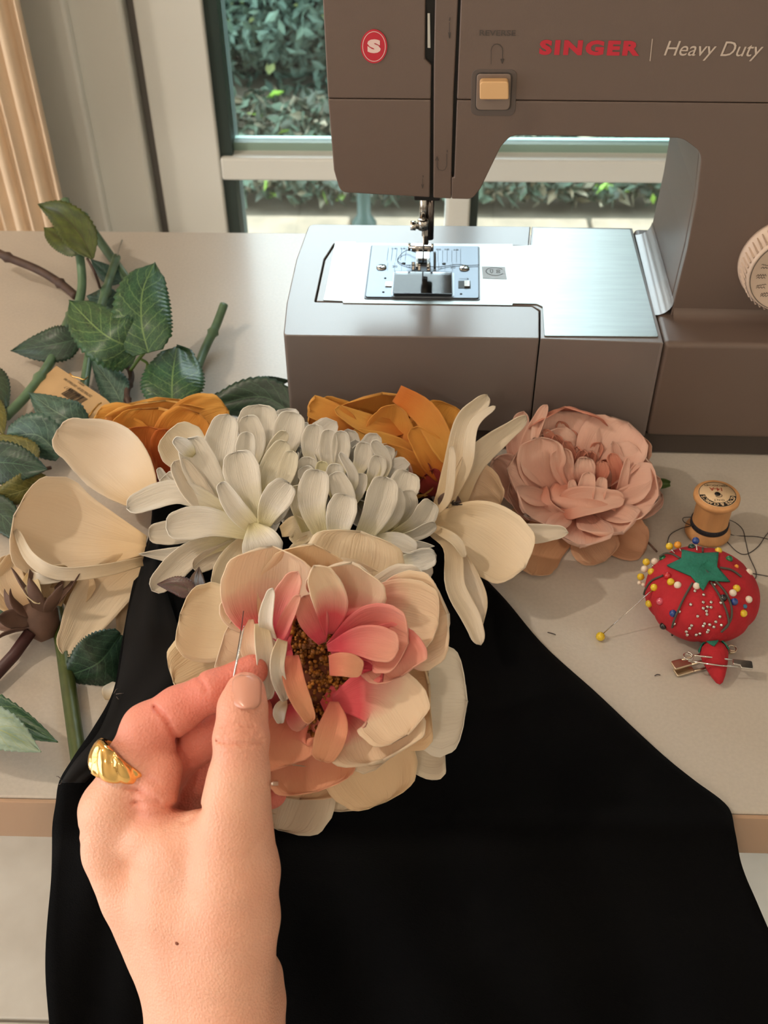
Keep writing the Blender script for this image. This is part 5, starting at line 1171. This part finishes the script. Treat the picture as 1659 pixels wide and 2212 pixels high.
stem(a, [(140, 432, .058), (166, 520, .040), (177, 600, .022), (170, 655, .014), (147, 695, .012), (110, 780, .012), (60, 850, .012), (12, 900, .010)], 10, s_green, nodes=(.55, .8))
stem(a, [(216, 622, .018), (205, 590, .034), (188, 558, .042)], 3, s_brown, 'twig')
leaf(a, [(200, 558, .044), (172, 505, .052), (130, 462, .056), (82, 441, .058)], 80, l_olive, roll=5, seed=3, cup=.1)
leaf(a, [(176, 538, .044), (135, 518, .046), (96, 492, .044)], 56, l_olive, shape='broad', roll=-10, seed=4)
leaf(a, [(178, 730, .022), (110, 745, .020), (24, 758, .012)], 84, l_dark, roll=-15, seed=5)
b = sprig((260, 600, 0), 'thick green cut stem slanting down to the right behind the heart-shaped leaves')
stem(b, [(174, 462, .036), (215, 520, .022), (272, 600, .010), (300, 640, .008)], 10, s_green, nodes=(.05,))
c = sprig((200, 760, 0), 'pale green cut stem with bare wire at its tip, under the large leaves')
stem(c, [(252, 555, .020), (222, 650, .014), (205, 710, .012), (191, 775, .010), (180, 850, .008)], 9.5, s_green, nodes=(.2,))
MB().tube([pz(252, 558, .021), pz(258, 535, .026), pz(264, 518, .030)], .0006, 6).build('wire', mat('wire', (170, 166, 158), .4, .7), c)
leaf(c, [(262, 610, .008), (230, 590, .012), (196, 560, .018)], 42, l_blue, seed=7)
leaf(c, [(262, 872, .006), (240, 830, .010), (197, 775, .012)], 76, l_blue, seed=8, roll=15)
leaf(c, [(260, 640, .006), (220, 645, .008), (188, 640, .006)], 60, l_blue, seed=9, roll=-20)
e = sprig((440, 780, 0), 'short green cut stem end pointing up beside the machine, with a broad leaf')
stem(e, [(484, 658, .022), (466, 705, .014), (440, 760, .008), (415, 830, .006)], 9.5, s_green, nodes=(.42,))
leaf(e, [(372, 895, .012), (372, 820, .026), (382, 750, .024)], 142, l_green, shape='oval', roll=10, seed=10, ruffle=.05)
f = sprig((278, 840, 0), 'brown twig carrying two large heart-shaped green leaves')
stem(f, [(276, 786, .010), (284, 815, .010), (274, 850, .010), (282, 885, .006)], 6.5, s_brown, nodes=(.1, .5, .8))
stem(f, [(282, 800, .012), (300, 775, .022), (320, 752, .034)], 4, s_lgreen, 'petiole'); stem(f, [(316, 800, .012), (318, 785, .018), (305, 776, .022)], 3, s_lgreen, 'petiole')
leaf(f, [(320, 762, .036), (306, 700, .050), (308, 630, .060), (334, 568, .066)], 132, l_green, shape='broad', roll=12, seed=11, ruffle=.03)
leaf(f, [(300, 757, .034), (225, 722, .046), (150, 650, .040)], 128, l_green, shape='broad', roll=-8, seed=12, ruffle=.04)
g = sprig((80, 600, 0), 'bare brown branch end coming in from the left over the table')
stem(g, [(-40, 525, .030), (8, 552, .026), (80, 582, .020), (130, 612, .016), (164, 640, .014)], 9, s_brown, nodes=(.3, .75))
h = sprig((150, 1500, 0), 'thick dark green stem standing clear below the left magnolia')
stem(h, [(118, 1290, .006), (136, 1400, .006), (150, 1500, .006), (170, 1640, .0055), (178, 1700, .0055)], 17, s_dgreen)
leaf(h, [(262, 1370, .012), (215, 1430, .014), (150, 1460, .006)], 130, l_dark, shape='oval', roll=15, seed=15)
leaf(h, [(250, 1190, .004), (220, 1215, .004), (185, 1235, .004)], 60, l_dark, seed=16)
i_ = sprig((130, 930, 0), 'spray of overlapping dark blue-green leaves left of the orange rose', name='leaf_spray', cat='leaves')
leaf(i_, [(195, 925, .014), (130, 895, .024), (62, 848, .022)], 92, l_blue, roll=-10, seed=17)
leaf(i_, [(130, 985, .012), (80, 940, .022), (15, 945, .016)], 100, l_blue, shape='oval', roll=10, seed=18)
leaf(i_, [(70, 1010, .018), (40, 975, .018), (-60, 940, .014)], 74, l_yel, seed=19)
leaf(i_, [(-50, 1000, .024), (20, 1000, .028), (102, 1014, .026)], 100, l_dark, seed=20)
leaf(i_, [(100, 1030, .012), (50, 1060, .014), (-30, 1080, .010)], 80, l_yel, seed=21, roll=20)
stem(i_, [(110, 1010, .018), (60, 1022, .014), (-20, 1050, .010)], 4, s_brown)
j_ = sprig((10, 1250, 0), 'dark green leaves at the left picture edge beside the cream bud', name='leaf_spray', cat='leaves')
leaf(j_, [(-70, 1230, .003), (0, 1280, .003), (52, 1346, .003)], 110, l_dark, seed=22, shape='oval')
leaf(j_, [(-60, 1090, .008), (0, 1110, .010), (60, 1180, .008)], 80, l_dark, seed=23)
k_ = sprig((10, 1590, 0), 'two large leaves low at the left picture edge, one pale and one green', name='leaf_spray', cat='leaves')
leaf(k_, [(-130, 1500, .012), (-10, 1540, .020), (124, 1603, .018)], 88, l_green, seed=24, roll=-15)
leaf(k_, [(-150, 1560, .022), (-20, 1570, .032), (88, 1624, .026)], 104, l_pale, seed=25, roll=8)
n__ = sprig((0, 830, 0), 'small green leaves cut by the left picture edge near the long stem', name='leaf_spray', cat='leaves')
leaf(n__, [(-40, 790, .010), (-10, 830, .014), (12, 895, .012)], 66, l_dark, seed=26)
leaf(n__, [(-50, 850, .012), (-15, 890, .014), (8, 940, .012)], 60, l_yel, seed=27)
m__ = sprig((560, 870, 0), 'dark green leaves tucked between the orange roses and the machine corner', name='leaf_spray', cat='leaves')
leaf(m__, [(660, 920, .004), (570, 858, .014), (448, 880, .006)], 92, l_dark, seed=28, shape='oval', roll=0)
leaf(m__, [(530, 845, .012), (570, 828, .018), (628, 822, .014)], 34, l_dark, seed=29)
stem(m__, [(600, 828, .014), (612, 850, .012), (630, 880, .006)], 4, s_brown)
o__ = sprig((395, 1280, .02), 'small brown and green leaf showing beside the rose on the velvet', name='leaf_spray', cat='leaves')
leaf(o__, [(425, 1285, .05), (385, 1265, .052), (340, 1262, .05)], 46, leaf_mat('leaf_wine', (70, 40, 38), (88, 56, 50), (70, 84, 44)), seed=30)
leaf(o__, [(432, 1300, .05), (425, 1260, .052), (430, 1225, .05)], 40, leaf_mat('leaf_brownish', (78, 58, 50), (96, 74, 62), (80, 70, 50)), seed=31)
# paper tag with its printing
TZ = .012
tgp = [(122, 790), (228, 861), (240, 873), (205, 912), (195, 905), (56, 848)]
tg_ = empty('paper_tag', pz(150, 860, TZ), 'tan paper price tag with black bars, between the stems', 'tag')
m_tag = mat('kraft_paper', (204, 170, 126), .6, var=.05, vscale=60)
tn = MB(); tn.prism(tgp, lambda x, y, t: pz(x, y, TZ+.004*((x-60)/180)-t), 0, .0004); tn.build('card', m_tag, tg_, smooth=False)
TZf = lambda x, y: pz(x, y, TZ+.004*((x-60)/180)+.00025)
Xt = (TZf(118, 802)-TZf(226, 874)).normalized(); Yt = (TZf(90, 860)-TZf(140, 800)); Yt = (Yt-Xt*Yt.dot(Xt)).normalized()
if Xt.cross(Yt).z < 0: Nn = -1
def tt(s, x, y, size, wid):
    v, f_ = text(s, size); w0 = max(p[0] for p in v)-min(p[0] for p in v); put_text('printed_line', ([(p[0]*wid/w0, p[1]) for p in v], f_), TZf(x, y), Xt, Yt, mat('ink', (34, 28, 24), .7), tg_, .0001)
tt('DISTRIBUTED BY / DISTRIBUE PAR', 168, 837, .0030, .033); tt('MSPCI', 176, 829, .0026, .007); tt('9258 W JOHN CAR', 198, 836, .0024, .016); tt('8 86946 71863 7', 160, 848, .0036, .021)
q = MB(); rb_ = random.Random(5); s_ = 0
O = TZf(190, 862)
while s_ < .0205:
    wd = rb_.choice((.00024, .0003, .00045, .0006)); A = O+Xt*s_; q.add([A, A+Xt*wd, A+Xt*wd+Yt*.0085, A+Yt*.0085], [(0, 1, 2, 3)]); s_ += wd+rb_.choice((.00024, .0003, .0005))
tag(q.build('barcode', mat('ink', (34, 28, 24), .7), tg_, smooth=False), kind='stuff')
MB().tube([TZf(189, 903), TZf(200, 888), TZf(212, 874), TZf(219, 870)], .0006, 6).build('gold_fold', m_gold, tg_)
MB().tube([tuple(x) for x in smooth_path([tuple(pz(x, y, TZ+.003)) for x, y in ((150, 806), (158, 813), (170, 816), (182, 820), (190, 814))], 4)], .0005, 6).build('gold_cord', m_gold, tg_)
# ================================================================ sewing things on the right
tc0 = pz(1502, 1332, 0); TR, THt = .0308, .040
def tom(a, z):      # radius of the tomato at angle a and height z
    q = (z-THt*.47)/(THt*.5 if z > THt*.47 else THt*.50); r = TR*math.sqrt(max(0, 1-abs(q)**2.3)); 
    return r*(1-.045*math.exp(-((math.sin(3*(a-.35)))/.28)**2))
def tom_in(p):
    x, y = p.x-tc0.x, p.y-tc0.y; r = math.hypot(x, y)
    if p.z > THt-.003*math.exp(-(r/.006)**2) or p.z < 0: return False
    return r < tom(math.atan2(y, x), p.z)
def tom_hit(px, py, off=0):
    r = ray(px, py); t = .45
    for k in range(700):
        t += .0005
        if tom_in(CAM+r*t): return CAM+r*(t-.0004-off)
    # beside the outline: closest approach to the middle
    c = tc0+Vector((0, 0, THt*.5)); t = (c-CAM).dot(r); return CAM+r*t
pc_ = empty('tomato_pincushion', tc0, 'red tomato-shaped pincushion with green felt star top, stuck full of pins', 'pincushion')
V_ = []; NA, NB = 72, 30
for j in range(NB+1):
    z = THt*(.5-.5*math.cos(math.pi*j/NB))*.97
    for i in range(NA):
        a = 2*math.pi*i/NA; r = tom(a, z) if 0 < j < NB else .0001; zz = z-.003*math.exp(-(r/.006)**2)*(z > THt*.5); V_.append((tc0.x+r*math.cos(a), tc0.y+r*math.sin(a), max(.0002, zz)))
mesh('body', V_, [(j*NA+i, j*NA+(i+1) % NA, (j+1)*NA+(i+1) % NA, (j+1)*NA+i) for j in range(NB) for i in range(NA)], mat('red_cotton', (176, 30, 42), .85, var=.12, vscale=120, bump=.5, bscale=500), pc_)
sc_ = (1513, 1224); sb_ = [(1441, 1222), (1472, 1207), (1473, 1188), (1508, 1196), (1552, 1194), (1549, 1225), (1577, 1257), (1532, 1254), (1519, 1276), (1492, 1244)]
m_felt = mat('green_felt', (38, 118, 98), .95, var=.15, vscale=200, bump=.8, bscale=700)
V_ = [tom_hit(*sc_, off=.0012)]; bd_ = []
for k in range(10):
    for q in range(6): bd_.append((sb_[k][0]+(sb_[(k+1) % 10][0]-sb_[k][0])*q/6, sb_[k][1]+(sb_[(k+1) % 10][1]-sb_[k][1])*q/6))
NR_ = 7
for r_ in range(1, NR_+1):
    for p in bd_: V_.append(tom_hit(sc_[0]+(p[0]-sc_[0])*r_/NR_, sc_[1]+(p[1]-sc_[1])*r_/NR_, off=.0012))
NBd = len(bd_); Fc = [(0, 1+i, 1+(i+1) % NBd) for i in range(NBd)]+[(1+(r_-1)*NBd+i, 1+r_*NBd+i, 1+r_*NBd+(i+1) % NBd, 1+(r_-1)*NBd+(i+1) % NBd) for r_ in range(1, NR_) for i in range(NBd)]
mesh('felt_star', V_, Fc, m_felt, pc_, solid=.0010)
m_cord = mat('grey_cord', (74, 74, 66), .8)
for pts in ([(1469, 1206), (1450, 1196), (1436, 1196), (1424, 1203)], [(1432, 1243), (1408, 1254), (1395, 1272), (1391, 1284)], [(1496, 1259), (1479, 1289), (1464, 1321), (1453, 1350), (1452, 1372)], [(1521, 1229), (1548, 1257), (1568, 1281), (1580, 1311), (1578, 1340), (1558, 1366)], [(1536, 1258), (1556, 1290), (1570, 1322), (1574, 1348), (1560, 1364)], [(1556, 1226), (1580, 1231), (1602, 1246)], [(1518, 1192), (1518, 1184)]):
    MB().tube([tuple(p) for p in smooth_path([tuple(tom_hit(x, y, off=.0010 if y > 1228 or len(pts) < 6 else .0022)) for x, y in pts], 6)], .0006, 6).build('cord', m_cord, pc_)
PINC = {'yellow': (222, 188, 40), 'white': (230, 214, 196), 'green': (20, 112, 70), 'dark green': (12, 62, 50), 'blue': (30, 62, 132), 'red': (190, 34, 44), 'pink': (206, 84, 104), 'black': (22, 16, 22), 'orange': (224, 150, 44), 'light blue': (50, 110, 140)}
pins = [('yellow', 1446, 1180, .0030, 'at the back left rim'), ('orange', 1464, 1177, .003, 'at the back left rim'), ('green', 1432, 1206, .0014, 'on the upper left lobe'), ('yellow', 1396, 1214, .002, 'left of a white pin high on the left'), ('white', 1414, 1213, .002, 'high on the left side beside two yellow pins'),
 ('yellow', 1407, 1235, .002, 'on the left side above the grey cord'), ('white', 1392, 1229, .003, 'at the far left rim'), ('yellow', 1384, 1246, .003, 'lowest at the far left rim'), ('red', 1442, 1244, .0012, 'just left of the felt star'), ('yellow', 1449, 1257, .0024, 'below the left star tip beside a white pin'),
 ('white', 1464, 1264, .0022, 'on the left front below the felt star'), ('yellow', 1413, 1269, .0024, 'on the left front where the loose pin leans'), ('yellow', 1402, 1304, .0024, 'low on the left front'), ('pink', 1426, 1299, .0022, 'on the left front, the only one so coloured'),
 ('blue', 1454, 1325, .0016, 'on the front beside the grey cord'), ('black', 1433, 1352, .001, 'low on the left front'), ('dark green', 1494, 1182, .0040, 'behind the felt star'), ('blue', 1503, 1168, .0070, 'tallest, behind the felt star'), ('yellow', 1552, 1190, .0030, 'behind the right star tip'),
 ('green', 1575, 1208, .0026, 'on the upper right rim'), ('orange', 1591, 1224, .001, 'small, at the upper right'), ('white', 1618, 1236, .004, 'standing out at the right rim'), ('white', 1505, 1266, .002, 'under the front star tip'), ('yellow', 1591, 1271, .0022, 'on the right side above a pearl pin'),
 ('white', 1583, 1281, .0024, 'pearly, on the right side'), ('black', 1562, 1292, .0014, 'on the right front inside the cord loop'), ('blue', 1586, 1300, .0018, 'on the right side below the pearl pin'), ('white', 1617, 1295, .003, 'at the right rim, half hidden'), ('light blue', 1609, 1310, .002, 'small, low at the right rim'), ('yellow', 1606, 1325, .0024, 'lowest at the right rim'), ('white', 1381, 1259, .0026, 'small, at the left rim beside the cord'), ('white', 1390, 1263, .002, 'small, on the left edge beside the cord')]
cc = tc0+Vector((0, 0, THt*.5))
used_l = set()
for nm, x, y, lift, where in pins:
    small = 'small' in where; p = tom_hit(x, y); ou = (p-cc).normalized(); hd = p; r_ = .0021*(.62 if small else 1)
    lab = '%s ball-headed pin in the red pincushion, %s' % (nm, where); assert lab not in used_l, lab; used_l.add(lab)
    po_ = empty('ball_pin', hd, lab, 'pin', 'ball-headed pins in the pincushion')
    MB().ball(hd, r_, 12).build('pin_head', mat('pin_'+nm.replace(' ', '_'), PINC[nm], .2, coat=.5), po_)
    MB().tube([hd, hd-ou*.004, hd-ou*.012], .0003, 5).build('shaft', m_chrome, po_)
steel = [(1543, 1263), (1501, 1277), (1520, 1285), (1492, 1306), (1519, 1301), (1536, 1301), (1528, 1311), (1536, 1312), (1519, 1314), (1526, 1320), (1468, 1321), (1527, 1327), (1507, 1331), (1555, 1332), (1546, 1343), (1457, 1347), (1522, 1347), (1533, 1349), (1494, 1351), (1542, 1354), (1519, 1352), (1558, 1350), (1490, 1357), (1483, 1364), (1530, 1361), (1528, 1365), (1485, 1371), (1504, 1371), (1512, 1368), (1557, 1302)]
for (x, y) in steel:
    p = tom_hit(x, y); ou = (p-cc).normalized(); po_ = empty('steel_pin', p, 'tiny steel pin pushed flush into the front of the red pincushion', 'pin', 'small steel pins in the pincushion')
    MB().ball(p, .00105, 8).build('pin_head', m_chrome, po_); MB().tube([p, p-ou*.006], .0003, 5).build('shaft', m_chrome, po_)
lp = empty('ball_pin', pz(1297, 1376, .002), 'loose yellow-headed pin leaning from the table against the red pincushion', 'pin')
MB().ball(pz(1297, 1375, .0026), .0026, 14).build('pin_head', mat('pin_yellow', PINC['yellow'], .2), lp)
MB().tube([pz(1298, 1373, .0028), tom_hit(1409, 1275, off=.001)], .00028, 6).build('shaft', m_chrome, lp)
# strawberry emery
def tabf(px, py, z): return pz(px, py, z)
sa, se = tabf(1539, 1392, .0085), tabf(1555, 1478, .004); axs = (se-sa); Ls = axs.length; axs.normalize()
sb2 = empty('strawberry_emery', pz(1540, 1440, 0), 'small red fabric strawberry hanging at the pincushion, lying on safety pins', 'pincushion')
MB().lathe([(.0002, -.001), (.0050, .0002), (.0071, .0030), (.0074, .0060), (.0066, .0100), (.0052, Ls*.62), (.0036, Ls*.80), (.0018, Ls*.95), (.0003, Ls)], sa, ax=axs, seg=24).build('body', mat('red_cotton', (176, 30, 42), .85), sb2)
for k in range(5):
    a = 2*math.pi*k/5+.4; b1 = Vector(axs).orthogonal().normalized(); b2 = axs.cross(b1); rd = b1*math.cos(a)+b2*math.sin(a)
    sheet('felt_leaf', [np.array(sa-axs*.001), np.array(sa+rd*.0062+axs*.001), np.array(sa+rd*.0082+axs*.0055)], [np.array(axs.cross(rd))]*3, .0034, m_felt, sb2, shape='point', thick=.0006, rows=8, cols=4)
MB().tube([tuple(x) for x in smooth_path([tuple(tom_hit(1512, 1372)), tuple(pz(1520, 1378, .012)), tuple(sa)], 5)], .0004, 5).build('cord', m_cord, sb2)
# safety pins
def safety(pcap, pcoil, z1, z2, label, m):
    A, B = pz(*pcap, z1), pz(*pcoil, z2); d = (B-A); L_ = d.length; d.normalize(); n = Vector((-d.y, d.x, 0)).normalized()
    o = empty('safety_pin', (A+B)/2-Vector((0, 0, z1)), label, 'safety pin', 'safety pins by the pincushion')
    w_ = .0030; cap = roundpoly([(-.001, -w_, .001), (.0095, -w_*.95, .0008), (.0095, w_*.2, 0), (.0060, w_*.35, 0), (.0055, w_*.9, .0006), (-.001, w_*.9, .0014)])
    MB().prism(cap, lambda x, y, t: A+d*x+n*y+Vector((0, 0, t)), -.0007, .0007).build('cap', m, o, smooth=False, bevel=.0005)
    MB().tube([A+d*.008-n*w_*.75, A+d*L_*.5-n*w_*.85, B-n*w_*.7], .00048, 8).build('fixed_arm', m, o)
    MB().tube([A+d*.004+n*w_*.6, A+d*L_*.5+n*w_*.85, B+n*w_*.7], .00045, 8).build('pin_arm', m, o)
    MB().tube([B+d*.0001+Vector((math.cos(t), math.sin(t), 0)).x*-n*w_*.75+d*w_*.8*math.sin(t)+Vector((0, 0, .0007*(t/math.pi-1.0))) for t in np.linspace(math.pi*1.0, math.pi*4.0, 28)], .00045, 8).build('coil', m, o)
safety((1622, 1438), (1486, 1421), .0100, .0125, 'bright safety pin on top, its cap to the right of the strawberry', m_chrome)
safety((1456, 1437), (1580, 1404), .0050, .0040, 'upper of the two safety pins with caps left of the strawberry', mat('old_nickel', (214, 198, 174), .28, 1))
safety((1461, 1452), (1560, 1424), .0014, .0016, 'lower of the two safety pins with caps left of the strawberry', mat('old_nickel', (214, 198, 174), .28, 1))
# wooden spool
sc0 = pz(1527, 1151, 0); sp_ = empty('thread_spool', sc0, 'wooden thread spool with printed paper top, standing behind the pincushion', 'spool')
m_wood = mat('spool_wood', (206, 152, 100), .5, var=.12, vscale=30, stretch=(6, 6, 1), bump=.1)
SH = .0315; sr = .0135
MB().lathe([(sr*.92, 0), (sr*1.0, .001), (sr*1.0, .0030), (sr*.84, .0062), (sr*.80, .0068), (sr*.78, .0125), (sr*.78, SH-.0070), (sr*.84, SH-.0050), (sr*1.0, SH-.0028), (sr*1.0, SH-.0008), (sr*.95, SH)], sc0, seg=64).build('barrel', m_wood, sp_)
MB().lathe([(sr*.79, .0068), (sr*.845, .0072), (sr*.845, .0100), (sr*.79, .0104)], sc0, seg=48, cap=False).build('wound_thread', mat('navy_thread', (26, 24, 34), .7, bump=.6, bscale=1500), sp_)
lc = sc0+Vector((0, 0, SH)); lr = sr*.82
MB().lathe([(lr, 0), (lr, .00015)], lc, seg=48).build('paper_label', mat('label_cream', (226, 196, 158), .6), sp_)
lX, lY = Vector((-1, .05, 0)).normalized(), Vector((-.05, -1, 0)).normalized(); lo_ = lc+Vector((0, 0, .0002))
q = MB(); n = 30; P = []
aa = [math.pi*(.03+.94*i/n) for i in range(n+1)]
for a in aa: P.append((lr*.97*math.cos(a), lr*.97*math.sin(a)))
for a in aa[::-1]: P.append((lr*.66*math.cos(a), lr*.66*math.sin(a)))
mesh('black_band', [lo_+lX*x+lY*y for x, y in P], [(i, i+1, 2*n-i, 2*n+1-i) for i in range(n)], mat('ink', (34, 28, 24), .7), sp_, smooth=False)
wd_ = "COATS & CLARK'S"
bm_v, bm_f = [], []
for k, ch in enumerate(wd_):
    if ch == ' ': continue
    a = math.pi*(.93-.86*(k+.5)/len(wd_)); v, f_ = text(ch, .0034, bold=.0001); c, s = math.cos(a-math.pi/2), math.sin(a-math.pi/2); k0 = len(bm_v)
    for x, y in v: yy = y+lr*.80; bm_v.append(lo_+lX*(x*c-yy*s)+lY*(x*s+yy*c)+Vector((0, 0, .00012)))
    bm_f += [tuple(i+k0 for i in t_) for t_ in f_]
tag(mesh('white_lettering', bm_v, bm_f, mat('label_cream', (226, 196, 158), .6), sp_, smooth=False), kind='stuff')
q = MB(); vseg(q, [(lr*.97*math.cos(a), lr*.97*math.sin(a)) for a in np.linspace(0, 6.283, 40, endpoint=False)], .0003, lo_, lX, lY, True, up_=.0001)
q.build('label_rim', mat('ink', (34, 28, 24), .7), sp_, smooth=False)
q = MB(); vseg(q, [(.002*math.cos(a)-.0005, .0016*math.sin(a)+.001) for a in np.linspace(.5, 5.8, 16)], .0004, lo_, lX, lY, up_=.0001); q.build('printed_hook', mat('ink', (34, 28, 24), .7), sp_, smooth=False)
MB().lathe([(.0017, .0001), (.0017, .0004)], lo_, seg=20).build('spindle_hole', m_dark, sp_)
put_text('red_number', text('14-A', .0040, bold=.0001), lo_-lY*.0045, lX, lY, mat('label_red', (150, 60, 40), .6), sp_, .0001)
put_text('small_lettering', text('MERCROCHET', .0021), lo_-lY*.0078, lX, lY, mat('ink', (34, 28, 24), .7), sp_, .0001)
put_text('small_lettering', text('O.N.T.', .0024), lo_+lY*.0050, lX, lY, mat('ink', (34, 28, 24), .7), sp_, .0001)
m_th = mat('dark_thread', (50, 44, 46), .7)
def thread(pts, label, z=.0006):
    P = [pz(x, y, zz if zz else z) for x, y, zz in pts]
    o = MB().tube([tuple(p) for p in smooth_path([tuple(p) for p in P], 8)], .00026, 5).build('loose_thread', m_th, loc=P[0]); tag(o, label, 'thread')
thread([(1440, 1178, .0005), (1448, 1155, .0005), (1470, 1142, .001), (1488, 1137, .006), (1510, 1133, .009), (1535, 1140, .0095), (1550, 1150, .009)], 'dark thread curling left of the spool and round its front')
thread([(1496, 1136, .010), (1478, 1128, .006), (1476, 1119, .006), (1492, 1117, .010)], 'tiny dark thread loop at the left side of the spool')
thread([(1573, 1122, .012), (1590, 1130, .004), (1605, 1145, .0005), (1611, 1170, .0005), (1618, 1200, .0005), (1633, 1235, .0005), (1629, 1252, .0005), (1610, 1257, .0008)], 'long dark thread falling from the spool down past the right side of the pincushion')
thread([(1568, 1136, .010), (1580, 1155, .0005), (1610, 1158, .0005), (1640, 1160, .0005), (1700, 1175, .0005)], 'dark thread running level from the spool to the right edge')
thread([(1562, 1160, .0005), (1590, 1190, .0005), (1612, 1197, .0005), (1638, 1180, .0005), (1660, 1150, .0005), (1700, 1110, .0005)], 'dark thread looping low and back up to the right edge')
thread([(1600, 1232, .0010), (1622, 1238, .0005), (1650, 1243, .0005), (1700, 1252, .0005)], 'pair of threads leaving the pincushion toward the right edge')
thread([(1414, 1460, .0005), (1420, 1457, .001), (1426, 1458, .0005)], 'tiny dark thread clipping left of the safety pins')
thread([(1183, 1366, .0005), (1192, 1368, .001), (1200, 1371, .0005)], 'tiny thread clipping near the right slope of the velvet')
fp = sheet('fallen_petal', [np.array(pz(232, 1512, .004)), np.array(pz(236, 1490, .006)), np.array(pz(250, 1474, .004))], [np.array([1, .4, 0])]*3, .0036, p_cream, None, shape='oval', cup=.3, loc=pz(240, 1492, 0)); tag(fp, 'small fallen cream petal at the left edge of the velvet', 'petal')
